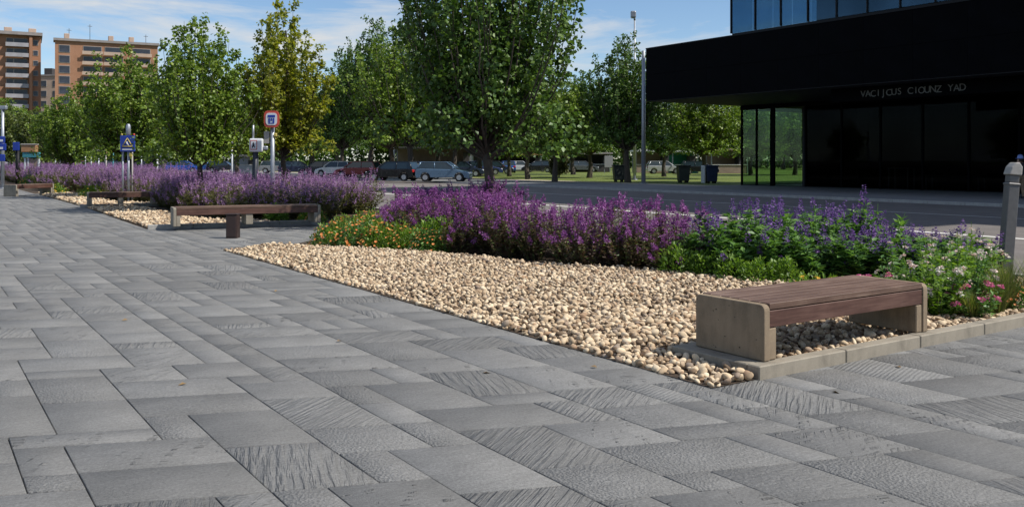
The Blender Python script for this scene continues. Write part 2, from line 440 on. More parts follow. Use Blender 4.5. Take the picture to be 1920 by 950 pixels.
M['interior'] = simple('interior', (0.012, 0.012, 0.013), 0.8, 0, 0.3, 2)
M['soffit'] = simple('soffit', (0.020, 0.020, 0.022), 0.7, 0, 0.2, 2, 0, 0.2)
M['letter'] = simple('letter', (0.14, 0.135, 0.12), 0.5, 0, 0.15, 9)
M['sign_blue'] = simple('sign_blue', (0.015, 0.045, 0.32), 0.4, 0, 0.15, 5)
M['sign_red'] = simple('sign_red', (0.55, 0.075, 0.05), 0.45, 0, 0.12, 5)
M['sign_white'] = simple('sign_white', (0.68, 0.70, 0.74), 0.45, 0, 0.08, 5)
M['sign_yellow'] = simple('sign_yellow', (0.50, 0.40, 0.10), 0.5, 0, 0.15, 5)
M['sign_dark'] = simple('sign_dark', (0.03, 0.035, 0.05), 0.5)
M['orange_board'] = simple('orange_board', (0.40, 0.21, 0.10), 0.6, 0, 0.2, 3)
M['teal'] = simple('teal', (0.05, 0.24, 0.28), 0.5, 0, 0.15, 3)
M['green_cloth'] = simple('green_cloth', (0.02, 0.20, 0.13), 0.7, 0, 0.2, 3)
M['canopy_white'] = simple('canopy_white', (0.68, 0.67, 0.64), 0.7, 0, 0.1, 3)
M['brown_wall'] = simple('brown_wall', (0.30, 0.22, 0.17), 0.85, 0, 0.2, 1.5)
M['dark_wall'] = simple('dark_wall', (0.05, 0.045, 0.045), 0.8, 0, 0.25, 1.5)
M['bin_dark'] = simple('bin_dark', (0.018, 0.025, 0.024), 0.5, 0, 0.2, 6)
M['bin_blue'] = simple('bin_blue', (0.012, 0.025, 0.075), 0.5, 0, 0.2, 6)
M['tyre'] = simple('tyre', (0.012, 0.012, 0.012), 0.85)
M['rim'] = simple('rim', (0.45, 0.46, 0.48), 0.35, 0.8)
M['car_glass'] = simple('car_glass', (0.02, 0.035, 0.045), 0.08, 0, 0.1, 2, 0, 0.7)
M['lamp_red'] = simple('lamp_red', (0.45, 0.02, 0.02), 0.25)
M['lamp_clear'] = simple('lamp_clear', (0.75, 0.77, 0.8), 0.15)
M['skin'] = simple('skin', (0.45, 0.27, 0.19), 0.6)
M['cloth_dark'] = simple('cloth_dark', (0.03, 0.03, 0.045), 0.9)
M['cloth_tan'] = simple('cloth_tan', (0.28, 0.20, 0.13), 0.9)
M['hat'] = simple('hat', (0.22, 0.30, 0.62), 0.8, 0, 0.4, 9)
M['hair'] = simple('hair', (0.02, 0.014, 0.01), 0.6)
M['brick_orange'] = ground_mat('brick_orange', [(0.3, (0.235, 0.118, 0.072)), (0.5, (0.32, 0.165, 0.100)), (0.7, (0.40, 0.215, 0.135))], 0.4, 5.0, 0.01, 0.9, 0.08)
M['brick_pale'] = ground_mat('brick_pale', [(0.3, (0.36, 0.25, 0.19)), (0.7, (0.52, 0.40, 0.32))], 0.4, 4.0, 0.01, 0.9, 0.08)
M['balcony'] = simple('balcony', (0.30, 0.29, 0.31), 0.8, 0, 0.2, 0.6)
M['roof_grey'] = simple('roof_grey', (0.25, 0.22, 0.21), 0.8, 0, 0.2, 0.6)
M['window_dark'] = simple('window_dark', (0.035, 0.04, 0.055), 0.3, 0, 0.6, 0.35)
M['shutter'] = simple('shutter', (0.33, 0.30, 0.27), 0.7, 0, 0.3, 0.5)

def glass_mat(name, tint, gloss, gcol=(1, 1, 1), rough=0.02):
    m, nt, N, L, p = new_mat(name); N.remove(p)
    t = N.new('ShaderNodeBsdfTransparent'); t.inputs[0].default_value = (*tint, 1)
    g = N.new('ShaderNodeBsdfGlossy'); g.inputs[0].default_value = (*gcol, 1); g.inputs['Roughness'].default_value = rough
    n = noise(nt, 0.6, 2, 0.5, geo(nt).outputs['Position'])
    f = math_n(nt, 'MULTIPLY', math_n(nt, 'ADD', n.outputs['Fac'], 0.5), gloss)
    mx = N.new('ShaderNodeMixShader'); L.new(f, mx.inputs[0]); L.new(t.outputs[0], mx.inputs[1]); L.new(g.outputs[0], mx.inputs[2])
    L.new(mx.outputs[0], N['Material Output'].inputs[0]); return m
M['glass_upper'] = glass_mat('glass_upper', (0.45, 0.58, 0.66), 0.075, (0.40, 0.58, 0.72))
M['glass_lower'] = glass_mat('glass_lower', (0.32, 0.34, 0.35), 0.0026, (0.8, 0.9, 1))
M['glass_clear'] = glass_mat('glass_clear', (0.74, 0.83, 0.73), 0.02, (0.8, 1, 0.9))

# ------------------------------------------------------------------ ground, road, kerbs
struct('ground', [(-1500, -1500), (1500, -1500), (1500, 2500), (-1500, 2500)], -0.30, M['ground'], True)
struct('road', [(12.6, -60), (33.05, -60), (33.05, 330), (12.6, 330)], -0.11, M['asphalt'])
o = struct('pavement', [(-45, -12), (12.5, -12), (12.5, 150), (-45, 150)], -0.016, M['joint'])
PAVEMENT = o
struct('far_pavement', [(33.2, -60), (80, -60), (80, 39.6), (40.2, 39.6), (40.2, 150), (33.2, 150)], 0.0, M['sidewalk'])
struct('sandy_path', [(40.2, 39.6), (41.9, 39.6), (41.9, 150), (40.2, 150)], 0.0, M['sand'])
struct('lawn', [(41.9, 39.6), (240, 39.6), (240, 330), (33.2, 330), (33.2, 150), (41.9, 150)], 0.0, M['grass'])
struct('lawn_far', [(80, -60), (240, -60), (240, 39.6), (80, 39.6)], 0.0, M['grass'])
for nm, u0, u1, v0, v1 in (('lane_line', 19.9, 20.12, -30, 120), ('lane_line', 26.8, 26.92, -30, 120)):
    struct(nm, [(u0, v0), (u1, v0), (u1, v1), (u0, v1)], -0.105, M['paint'])
for k in range(5):      # short bay marks on the near lane
    v = 4.5 + k * 2.6
    struct('bay_mark', [(15.2, v), (17.6, v + 0.2), (17.6, v + 0.32), (15.2, v + 0.12)], -0.105, M['paint'])
def kerb_run(name, pts_fn, n, ln, w, h, z0, mat, parent):
    """n kerb stones of length ln along a line given by an origin and angle"""
    (x, y), ang = pts_fn
    me = MB().box(0.003, ln - 0.003, 0, w, z0, h, 0.008, 1).mesh(name, mat)
    for k in range(n):
        o = link(name, me, parent)
        o.location = (x + math.cos(ang) * ln * k, y + math.sin(ang) * ln * k, random.uniform(-0.003, 0.003))
        o.rotation_euler = (0, 0, ang)
def kerb_base(name, u0, u1, v0, v1, z):
    m = MB(); q = [W(u0, v0), W(u1, v0), W(u1, v1), W(u0, v1)]
    m.prism([(p[0], p[1]) for p in q], 'z', -0.2, z); return tag(m.build(name, M['kerb_grey']), kind='structure')
ANG_A = math.atan2(AX[1], AX[0])
rk = kerb_base('road_kerb', 12.52, 12.60, -20, 140, -0.02)
kerb_run('kerb_stone', (W(12.65, -2)[:2], ANG_A), 56, 1.0, 0.15, 0.05, -0.2, M['kerb_grey'], rk)
fk = kerb_base('far_kerb', 33.08, 33.16, -40, 150, -0.02)
kerb_run('kerb_stone', (W(33.2, 5)[:2], ANG_A), 45, 1.5, 0.15, 0.006, -0.2, M['kerb_grey'], fk)

# ------------------------------------------------------------------ planting beds (u, v outlines)
BED1 = [(4.67, 4.43), (16, 4.43), (16, 4.0), (12.5, 4.0), (12.5, 23.6), (8.0, 18.6), (5.05, 16.0), (4.6, 15.95)]
BED1 = [(4.67, 4.43), (12.5, 4.43), (12.5, 23.6), (8.0, 18.4), (5.6, 16.0), (4.6, 15.95)]
BED2 = [(4.55, 21.9), (12.5, 20.9 + 3.2), (12.5, 32.6), (4.75, 32.6)]
BED2 = [(4.55, 21.9), (8.6, 21.35), (12.5, 25.0), (12.5, 32.7), (4.9, 32.7)]
BED3 = [(4.9, 33.0), (12.5, 33.0), (12.5, 47.0), (5.0, 47.0)]
BED4 = [(4.9, 47.6), (12.5, 47.6), (12.5, 95), (5.0, 95)]
for nm, b in (('planting_soil', [(5.2, 4.6)] + BED1[1:5] + [(5.0, 15.9)]), ('planting_soil', BED2), ('planting_soil', BED3), ('planting_soil', BED4)):
    struct(nm, b, 0.002, M['soil'])

# ------------------------------------------------------------------ paving slabs
O_S = np.array(W(4.66, 4.43)[:2])
def curve_c(s):
    """rows bend gently from the left field to the right field"""
    tl, tr = np.array([0.975, 0.222]), np.array([0.935, 0.355])
    tl /= np.linalg.norm(tl); tr /= np.linalg.norm(tr)
    s0, wd = 0.0, 1.2
    k = wd * np.log1p(np.exp(np.clip((s - s0) / wd, -40, 40))) - wd * math.log(2)
    return tl * (s - k) + tr * k
def ST(s, t): return O_S + curve_c(s) + AX * t
CELL = 0.262
S0, S1, T0, T1 = -72, 50, -36, 216
occ = np.zeros((S1 - S0, T1 - T0), bool)
SIZES = [(2, 2), (3, 2), (2, 3), (1, 2), (2, 1), (3, 1), (1, 1), (2, 4)]
WTS = [24, 24, 20, 8, 7, 4, 3, 2]
prand = random.Random(12)
tiles = []
beds_np = [BED1, BED2, BED3, BED4]
def visible(s, t):
    p = ST(s * CELL, t * CELL)
    if p[1] < 2.4: return False
    return abs(p[0]) < 0.575 * p[1] + 1.8 and UV(*p)[0] < 12.5
for t in range(T0, T1):
    for s in range(S0, S1):
        if occ[s - S0, t - T0]: continue
        if not visible(s, t): continue
        opts = []
        for (a, b), wt in zip(SIZES, WTS):
            if s + a > S1 or t + b > T1: continue
            if (s < 0) and (s + a > 0): continue          # a continuous joint follows the pebble edge
            if occ[s - S0:s - S0 + a, t - T0:t - T0 + b].any(): continue
            opts.append(((a, b), wt))
        (a, b) = prand.choices([o_[0] for o_ in opts], [o_[1] for o_ in opts])[0]
        occ[s - S0:s - S0 + a, t - T0:t - T0 + b] = True
        tiles.append((s, t, a, b))
def proj_area(c):
    q = [(F_PX * p[0] / p[1], F_PX * CAM_H / p[1]) for p in c]
    cx = sum(p[0] for p in q) / 4; cy = sum(p[1] for p in q) / 4
    if abs(cx) > 1000 or cy > 680: return 0
    return abs(sum(q[i][0] * q[(i + 1) % 4][1] - q[(i + 1) % 4][0] * q[i][1] for i in range(4))) / 2
tile_rec = []
for (s, t, a, b) in tiles:
    g = 0.0034
    s0, s1, t0, t1 = s * CELL + g, (s + a) * CELL - g, t * CELL + g, (t + b) * CELL - g
    c = [ST(s0, t0), ST(s1, t0), ST(s1, t1), ST(s0, t1)]
    uvc = np.array([UV(*p) for p in c] + [UV(*(sum(c) / 4))])
    if any(in_poly(uvc, bd).all() for bd in beds_np): continue
    if any(in_poly(uvc[:4], bd).sum() >= 3 and in_poly(uvc[4:], bd)[0] for bd in beds_np[1:]): continue
    k = prand.choices(range(8), [28, 20, 8, 9, 3, 12, 13, 8])[0]
    tile_rec.append((proj_area(c), c, k))
tile_rec.sort(key=lambda r: -r[0])
def slab_geom(c, z):
    cen = sum(c) / 4; ch = 0.004
    V = []
    for p in c:
        d = cen - p; d /= np.linalg.norm(d); q = p + d * ch * 1.4
        V.append((q[0], q[1], z))
    for p in c: V.append((p[0], p[1], z - ch))
    for p in c: V.append((p[0], p[1], z - 0.05))
    Fq = [(0, 1, 2, 3)] + [(4 + i, 4 + (i + 1) % 4, (i + 1) % 4, i) for i in range(4)] + [(8 + i, 8 + (i + 1) % 4, 4 + (i + 1) % 4, 4 + i) for i in range(4)]
    return np.array(V), np.array(Fq)
rest = [[] for _ in range(8)]
for n, (ar, c, k) in enumerate(tile_rec):
    V, Fq = slab_geom(c, prand.uniform(-0.0012, 0.0012))
    if n < 300:
        link('paving_slab', mesh_np('paving_slab', V, Fq, TILE_M[k]), PAVEMENT)
    else: rest[k].append((V, Fq))
allp, fm = [], []
for k in range(8):
    for v, f in rest[k]: allp.append((v, f)); fm += [k] * len(f)
V, Fq = cat_np(allp)
tag(link('paving_slabs', mesh_np('paving_slabs', V, Fq, TILE_M, face_mat=fm), PAVEMENT), kind='stuff')

# ------------------------------------------------------------------ kerb and plinth at the bench
bk = MB()
q = [W(5.12, 4.52), W(5.42, 4.52), W(5.42, 5.30), W(5.12, 5.30)]
bk.prism([(p[0], p[1]) for p in q], 'z', -0.05, 0.10, 0.008)
bk = tag(bk.build('bench_plinth', M['kerb']), kind='structure')
kerb_run('kerb_stone', (W(5.12, 4.40)[:2], ANG_B), 9, 1.02, 0.118, 0.102, -0.05, M['kerb'], bk)
a2 = math.atan2(0.437, 0.9)
k2 = MB(); k2.box(0, 3.9, 0.02, 0.10, -0.1, 0.02)
k2 = tag(k2.build('bed_kerb', M['kerb_grey'], None, (G(277, 430)[0], G(277, 430)[1], 0), a2), kind='structure')
for k in range(4):
    o = link('kerb_stone', MB().box(0.003, 0.997, 0, 0.12, -0.1, 0.10, 0.008).mesh('kerb_stone', M['kerb_grey']), k2); o.location = (k * 1.0, 0, 0)
p3 = G(150, 389)
k3 = MB(); k3.box(0, 3.9, 0.02, 0.10, -0.1, 0.02)
k3 = tag(k3.build('bed_kerb', M['kerb_grey'], None, (p3[0], p3[1], 0), a2), kind='structure')
for k in range(4):
    o = link('kerb_stone', MB().box(0.003, 0.997, 0, 0.12, -0.1, 0.10, 0.008).mesh('kerb_stone', M['kerb_grey']), k3); o.location = (k * 1.0, 0, 0)

# ------------------------------------------------------------------ pebbles
def ico(sub):
    b = bmesh.new(); bmesh.ops.create_icosphere(b, subdivisions=sub, radius=1.0)
    V = np.array([v.co[:] for v in b.verts]); Fs = np.array([[v.index for v in f.verts] for f in b.faces]); b.free(); return V, Fs
ICO1, ICO2 = ico(1), ico(2)
def pebble_shape(base, r):
    V = base[0].copy()
    for _ in range(5):
        d = r.normal(size=3); d /= np.linalg.norm(d); h = r.uniform(0.42, 0.85)
        dd = V @ d; V -= np.outer(np.clip(dd - h, 0, None) * 0.75, d)
    V *= 1 + 0.06 * np.sin(V[:, [1, 2, 0]] * 3 + r.uniform(0, 6, 3))
    return V
PEB_NEAR = [pebble_shape(ICO2, rng) for _ in range(14)]
PEB_FAR = [pebble_shape(ICO1, rng) for _ in range(14)]
FRONT1 = [(5.6, 16.2), (5.9, 15.6), (6.9, 14.0), (7.55, 12.6), (7.75, 11.0), (8.5, 9.8), (8.9, 8.6), (9.2, 7.6), (10.2, 6.5), (11.6, 6.2), (12.3, 5.6), (12.3, 4.53)]
GRAVEL1 = [(4.68, 4.415), (5.11, 4.415), (5.11, 5.31), (5.43, 5.31), (5.43, 4.53)] + FRONT1[::-1] + [(4.62, 15.93)]
def zg(u, v):
    s = np.clip((u - 4.68) / 0.75, 0, 1); s = s * s * (3 - 2 * s)
    return 0.004 + 0.045 * s
def rand_rot(n, r, tilt=0.5):
    yaw = r.uniform(0, 2 * np.pi, n); tx = r.normal(0, tilt, n); ty = r.normal(0, tilt, n)
    cy, sy, cx, sx, ct, st = np.cos(yaw), np.sin(yaw), np.cos(tx), np.sin(tx), np.cos(ty), np.sin(ty)
    Z = np.zeros(n); I = np.ones(n)
    Rz = np.stack([np.stack([cy, -sy, Z], -1), np.stack([sy, cy, Z], -1), np.stack([Z, Z, I], -1)], 1)
    Rx = np.stack([np.stack([I, Z, Z], -1), np.stack([Z, cx, -sx], -1), np.stack([Z, sx, cx], -1)], 1)
    Ry = np.stack([np.stack([ct, Z, st], -1), np.stack([Z, I, Z], -1), np.stack([-st, Z, ct], -1)], 1)
    return Rz @ Rx @ Ry
def scatter(poly, sp, r, jit=0.48):
    P = np.array(poly); u0, v0 = P.min(0); u1, v1 = P.max(0)
    rows = int((v1 - v0) / (sp * 0.87)) + 2; cols = int((u1 - u0) / sp) + 2
    U, Vv = np.meshgrid(np.arange(cols), np.arange(rows)); U = u0 + (U + 0.5 * (Vv % 2)) * sp; Vv = v0 + Vv * sp * 0.87
    Q = np.stack([U.ravel(), Vv.ravel()], 1); Q += r.uniform(-jit, jit, Q.shape) * sp
    return Q[in_poly(Q, poly)]
def pebble_field(name, poly, sp, size, zfun, parent, n_parts, near_y, second=0.35):
    r = np.random.default_rng(5)
    Q = scatter(poly, sp, r); lay = np.zeros(len(Q))
    Q2 = scatter(poly, sp, r); Q2 = Q2[r.random(len(Q2)) < second]
    Q = np.concatenate([Q, Q2]); lay = np.concatenate([lay, np.ones(len(Q2))])
    n = len(Q); sc = size * np.exp(np.clip(r.normal(0, 0.27, n), -0.6, 0.5))
    ax = np.stack([sc * r.uniform(1.0, 1.45, n), sc * r.uniform(0.8, 1.05, n), sc * r.uniform(0.5, 0.85, n)], 1)
    rot = rand_rot(n, r)
    xy = Q[:, :1] * BX + Q[:, 1:] * AX
    z = zfun(Q[:, 0], Q[:, 1]) + sc * 0.35 + lay * size * 0.75 + r.uniform(-0.2, 0.2, n) * size
    order = np.argsort(xy[:, 1] - 1000 * ((np.abs(xy[:, 0]) < 0.57 * xy[:, 1]) & (lay >= 0)))
    parts = set(order[:n_parts].tolist()); acc = {}
    shapes = [mesh_np('pebble', v, ICO2[1], M['pebble'], True) for v in PEB_NEAR]
    kinds = r.integers(0, 14, n)
    for i in parts:
        o = link('pebble', shapes[kinds[i]], parent)
        o.matrix_local = Matrix.Translation((xy[i, 0], xy[i, 1], z[i])) @ Matrix(rot[i].tolist()).to_4x4() @ Matrix.Diagonal((*ax[i].tolist(), 1))
    blocks = []
    for near in (True, False):
        for k in range(14):
            base = PEB_NEAR[k] if near else PEB_FAR[k]; Fb = ICO2[1] if near else ICO1[1]
            sel = np.array([i for i in np.nonzero((kinds == k) & ((xy[:, 1] < near_y) == near))[0] if i not in parts], int)
            if len(sel) == 0: continue
            V = np.einsum('nij,nmj->nmi', rot[sel], base[None] * ax[sel][:, None, :])
            V[:, :, 0] += xy[sel, 0:1]; V[:, :, 1] += xy[sel, 1:2]; V[:, :, 2] += z[sel][:, None]
            m = base.shape[0]
            Fs = (Fb[None] + (np.arange(len(sel)) * m)[:, None, None]).reshape(-1, 3)
            blocks.append((V.reshape(-1, 3), Fs))
    V, Fs = cat_np(blocks)
    tag(link(name, mesh_np(name, V, Fs, M['pebble'], True), parent), kind='stuff')
gb = struct('pebble_bed', [(4.665, 4.425), (5.11, 4.425)] + GRAVEL1[2:-1] + [(4.60, 15.95)], 0.006, M['gravel_base'])
pebble_field('pebbles', GRAVEL1, 0.0585, 0.0262, zg, gb, 300, 9.5, 0.22)
GRAVEL2 = [(4.62, 22.05), (7.6, 21.65), (7.4, 23.2), (6.4, 24.5), (6.3, 32.6), (4.9, 32.6)]
gb2 = struct('pebble_bed', GRAVEL2, 0.018, M['gravel_base'])
pebble_field('pebbles', GRAVEL2, 0.085, 0.042, lambda u, v: 0.02 + 0 * u, gb2, 0, 0, 0.2)
GRAVEL3 = [(4.95, 33.3), (7.6, 33.2), (6.3, 35.5), (6.2, 47), (5.0, 47)]
gb3 = struct('pebble_bed', GRAVEL3, 0.018, M['gravel_base'])
pebble_field('pebbles', GRAVEL3, 0.11, 0.055, lambda u, v: 0.02 + 0 * u, gb3, 0, 0, 0.2)

# ------------------------------------------------------------------ benches
def bench(loc, ang, L, label, D=0.70, H=0.42, n_pl=7, mid=0, conc='kerb'):
    root = empty('bench', loc, ang, label, 'bench', 'concrete and timber benches along the planting beds')
    def end_poly():
        r = 0.045; pts = [(0, 0), (D, 0)]
        for k in range(5): pts.append((D - r + r * math.cos(k * math.pi / 8), H - r + r * math.sin(k * math.pi / 8)))
        for k in range(5): pts.append((r - r * math.sin(k * math.pi / 8), H - r + r * math.cos(k * math.pi / 8)))
        return pts
    th = 0.065
    for x0, s in ((0.0, 1), (L - th, -1)):
        e = MB().prism(end_poly(), 'x', x0, x0 + th, 0.008, 2).build('end_block', M[conc], root)
        fx0 = x0 + th + 0.002 if s > 0 else x0 - 0.087
        MB().box(fx0, fx0 + 0.085, 0.012, D - 0.012, 0, H - 0.180, 0.008).build('foot', M[conc], e)
    for k in range(mid):
        x = L * (k + 1) / (mid + 1)
        MB().box(x - 0.08, x + 0.08, 0.03, D - 0.03, 0, H - 0.06, 0.008).build('support', M[conc], root)
    x0, x1 = th + 0.004, L - th - 0.004
    pw = (D - 0.012) / n_pl
    for k in range(n_pl):
        y0 = 0.006 + k * pw
        MB().box(x0, x1, y0 + 0.003, y0 + pw - 0.003, H - 0.042, H + 0.004 + random.uniform(-0.002, 0.002), 0.004).build('plank', M['wood'], root)
    MB().box(x0, x1, 0.010, 0.05, H - 0.175, H - 0.050, 0.004).build('front_rail', M['wood_shaded'], root)
    MB().box(x0, x1, D - 0.05, D - 0.010, H - 0.175, H - 0.050, 0.004).build('back_rail', M['wood_shaded'], root)
    return root
ab = math.atan2(BX[1], BX[0])
bench(W(5.26, 4.47, 0.104), ab, 2.12, 'nearest bench, brown planks between concrete end blocks on the kerb corner of pebbles', conc='concrete')  # shade-toned concrete here; the other benches keep the lighter sunlit tone
p = G(325, 425, 0.1); bench((p[0], p[1], 0.10), a2, 3.34, 'long low brown bench in the second bed, behind the short brown post', mid=1)
p = G(163, 385, 0.1); bench((p[0], p[1], 0.10), a2, 3.1, 'brown bench in front of lavender, third one away along the beds', mid=2)
p = G(30, 368, 0.02); bench((p[0], p[1], 0.02), math.atan2(0.95, 0.3), 2.1, 'farthest bench at the left edge, seen end on beside the paving', H=0.5)
p = G(437, 446)
bp = empty('bollard', p, 0.0, 'short dark brown square post standing on the paving in front of a bench', 'bollard')
MB().box(-0.115, 0.115, -0.11, 0.11, 0, 0.48, 0.012, 2).build('shaft', M['post_brown'], bp)
MB().box(-0.10, 0.10, -0.125, -0.1105, 0.03, 0.45, 0.006).build('front_board', M['post_brown'], bp)
MB().box(-0.125, 0.125, -0.13, 0.12, 0.481, 0.50, 0.006).build('cap', M['post_brown'], bp)

# ------------------------------------------------------------------ foliage
def unit(a): return a / (np.linalg.norm(a, axis=1, keepdims=True) + 1e-9)
def leaves(P, D, Nn, L, Wd, fold=0.15):
    D = unit(D); S = unit(np.cross(D, Nn)); Nn = np.cross(S, D)
    L = L[:, None]; Wd = Wd[:, None]
    V = np.stack([P, P + D * L * 0.45 + S * Wd * 0.5 + Nn * Wd * fold, P + D * L - Nn * Wd * fold, P + D * L * 0.45 - S * Wd * 0.5 + Nn * Wd * fold], 1)
    n = len(P); b = (np.arange(n) * 4)[:, None]
    Fs = np.concatenate([b + np.array([0, 1, 2]), b + np.array([0, 2, 3])], 1).reshape(-1, 3)
    return V.reshape(-1, 3), Fs
def tube_np(pts, rad, n=5):
    pts = np.asarray(pts, float); rings = []
    for i in range(len(pts)):
        d = pts[min(i + 1, len(pts) - 1)] - pts[max(i - 1, 0)]; d /= np.linalg.norm(d) + 1e-9
        ref = np.array([1., 0, 0]) if abs(d[0]) < 0.8 else np.array([0, 1., 0])
        e1 = np.cross(d, ref); e1 /= np.linalg.norm(e1); e2 = np.cross(d, e1)
        a = np.arange(n) * 2 * np.pi / n
        rings.append(pts[i] + rad[i] * (np.cos(a)[:, None] * e1 + np.sin(a)[:, None] * e2))
    V = np.concatenate(rings); Fs = []
    for i in range(len(pts) - 1):
        for k in range(n):
            a, b, c, d = i * n + k, i * n + (k + 1) % n, (i + 1) * n + (k + 1) % n, (i + 1) * n + k
            Fs += [(a, b, c), (a, c, d)]
    return V, np.array(Fs)

def make_tree(seed, H, Rr, zb, leaf, density=1.0, peak=0.38, tr=0.10):
    """returns (trunk geometry, crown geometry)"""
    r = np.random.default_rng(seed); wood = []; LP, LD, LN, LL = [], [], [], []
    lean = r.normal(0, 0.012 * H, 2)
    tz = np.linspace(0, H * 0.86, 9)
    tpts = np.stack([lean[0] * (tz / H) ** 2 + 0.012 * H * np.sin(tz * 1.3 + seed), lean[1] * (tz / H) ** 2 + 0.012 * H * np.cos(tz * 1.1 + seed), tz], 1)
    tpts[0] = (0, 0, -0.05)
    trad = tr * (1 - tz / (H * 0.93)) ** 0.8 + 0.012; trad[0] *= 1.35
    wood.append(tube_np(tpts, trad, 9))
    def tp(z): return np.array([np.interp(z, tz, tpts[:, i]) for i in range(2)] + [z])
    def env(z):
        f = (z - zb) / (H - zb)
        if f < 0 or f > 1: return 0.05
        return Rr * ((f / peak) ** 0.55 if f < peak else max(0.03, (1 - ((f - peak) / (1 - peak)) ** 2.0)) ** 0.85)
    ga = 2.39996; clusters = []; ns = int(52 * density)
    lob = r.uniform(0, 6.28, 3)
    for k in range(ns):
        az = k * ga + r.normal(0, 0.25); lobe = 1 + 0.16 * math.sin(2 * az + lob[0]) + 0.12 * math.sin(3 * az + lob[1])
        rf = math.sqrt((k + 0.5) / ns); rr = Rr * rf * lobe * r.uniform(0.85, 1.12)
        ztop = zb + (H - zb) * (1 - 0.46 * rf ** 1.9) * r.uniform(0.76, 1.0)
        if k < 3: ztop = H * r.uniform(0.95, 1.0)
        zlo = zb + (H - zb) * (0.02 + 0.16 * rf * r.random())
        zs = zb * 0.8 + (zlo - zb * 0.8) * 0.3 + (0.25 * (H - zb) * (1 - rf)) * r.random()
        p0 = tp(zs); c, sn = math.cos(az), math.sin(az)
        p1 = np.array([p0[0] + rr * 0.80 * c, p0[1] + rr * 0.80 * sn, zlo + 0.12 * (ztop - zlo)]); p2 = np.array([p0[0] + rr * c * 1.06, p0[1] + rr * sn * 1.06, ztop])
        tt = np.linspace(0, 1, 10)[:, None]; pts = (1 - tt) ** 2 * p0 + 2 * tt * (1 - tt) * p1 + tt ** 2 * p2
        pts[1:-1] += r.normal(0, 0.012 * Rr, (8, 3))
        wood.append(tube_np(pts, np.linspace(0.30 * tr, 0.05 * tr, 10), 5))
        ln_s = ztop - zlo; nc = max(6, int(ln_s / (0.092 * Rr)))
        for j in range(nc):
            t = 0.16 + 0.84 * (j + r.random()) / nc
            if r.random() < 0.10: continue
            x = t * 9; i0 = min(8, int(x)); q = pts[i0] * (1 - (x - i0)) + pts[i0 + 1] * (x - i0)
            off = r.normal(size=3) * np.array([1, 1, 0.35]) * 0.085 * Rr * (1.15 - 0.75 * t)
            d = np.array([0.3 * off[0], 0.3 * off[1], 1.0]) + r.normal(0, 0.35, 3)
            clusters.append((q + off, d, (0.10 + 0.05 * r.random()) * Rr * (1.1 - 0.35 * t)))
    # low spreading twigs close the underside of the crown
    for k in range(int(34 * density)):
        az = r.uniform(0, 6.28); rr = Rr * math.sqrt(r.random()) * 0.9; z = zb + (H - zb) * r.uniform(0.0, 0.16)
        q = np.array([tp(z)[0] + rr * math.cos(az), tp(z)[1] + rr * math.sin(az), z]); clusters.append((q, np.array([math.cos(az), math.sin(az), 0.2]), 0.18 * Rr))
    for (q, d, ln) in clusters:
        n = int(r.integers(18, 30))
        t = r.random(n) ** 0.8; sp = 0.40 * ln + leaf * 0.35
        P = q + np.outer(t * ln * 1.25, d / np.linalg.norm(d)) + r.normal(0, 1, (n, 3)) * sp * np.array([0.55, 0.55, 0.45])
        LP.append(P); dd = r.normal(size=(n, 3)) + np.array([0, 0, -0.15]); LD.append(dd)
        nn = r.normal(size=(n, 3)) * 0.75 + np.array([0, 0, 0.8]) + (P - tp(min(H * .8, q[2]))) * np.array([0.35, 0.35, 0.1]) / Rr; LN.append(nn)
        LL.append(leaf * r.uniform(0.65, 1.25, n))
    P, D, Nn, L = np.concatenate(LP), np.concatenate(LD), np.concatenate(LN), np.concatenate(LL)
    return cat_np(wood), leaves(P, D, Nn, L, L * r.uniform(0.75, 1.0, len(L)), 0.12)

TREE_MESH = {}
def tree_meshes(key, seed, H, Rr, zb, leaf, mat, **kw):
    (wv, wf), (lv, lf) = make_tree(seed, H, Rr, zb, leaf, **kw)
    TREE_MESH[key] = (mesh_np('trunk', wv, wf, M['bark'], True), mesh_np('crown', lv, lf, M[mat]), H)
tree_meshes('A', 21, 8.8, 2.5, 1.7, 0.118, 'leaf_dark', density=1.6, tr=0.12)
tree_meshes('B', 22, 6.1, 1.9, 1.5, 0.11, 'leaf_near', density=1.4, tr=0.085)
tree_meshes('B2', 26, 6.4, 2.1, 1.6, 0.125, 'leaf_near', density=1.45, tr=0.085)
tree_meshes('C', 23, 6.9, 1.55, 1.8, 0.11, 'leaf_yellow', density=0.95, tr=0.09, peak=0.33)
tree_meshes('D', 24, 13.0, 3.7, 3.0, 0.225, 'leaf_dark', density=1.45, tr=0.24)
tree_meshes('E', 25, 12.0, 4.2, 2.6, 0.225, 'leaf_near', density=1.45, tr=0.24, peak=0.45)
tree_meshes('P', 27, 8.0, 3.2, 1.8, 0.26, 'leaf_pale', density=0.9, tr=0.14, peak=0.45)
def tree(key, loc, H, rz, label, group=None, name='maple_tree', wide=1.0, cat='tree'):
    tm, cm, h0 = TREE_MESH[key]
    e = empty(name, loc, rz, label, cat, group)
    for nm, me in (('trunk', tm), ('crown', cm)):
        o = link(nm, me, e); o.scale = (H / h0 * wide, H / h0 * wide, H / h0)
    return e
tree('A', PX(918, 22, 0.0), 8.8, 0.4, 'tallest dark green tree rising from the purple flower bed, crown cut by the top edge')
tree('B', PX(378, 28, 0.0), 6.1, 1.0, 'round green street tree behind the second bench, orange block at its upper left')
tree('C', PX(535, 30, 0.0), 6.9, 2.0, 'yellow-green slender tree directly behind the red bordered round sign')
row = 'street trees in a row along the beds'
tree('B2', PX(243, 38, 0.0), 6.4, 0.3, 'green tree standing over the blue square crossing sign', row)
tree('B2', PX(130, 52, 0.0), 5.8, 2.3, 'green tree below the gap between the two brick blocks', row, wide=1.05)
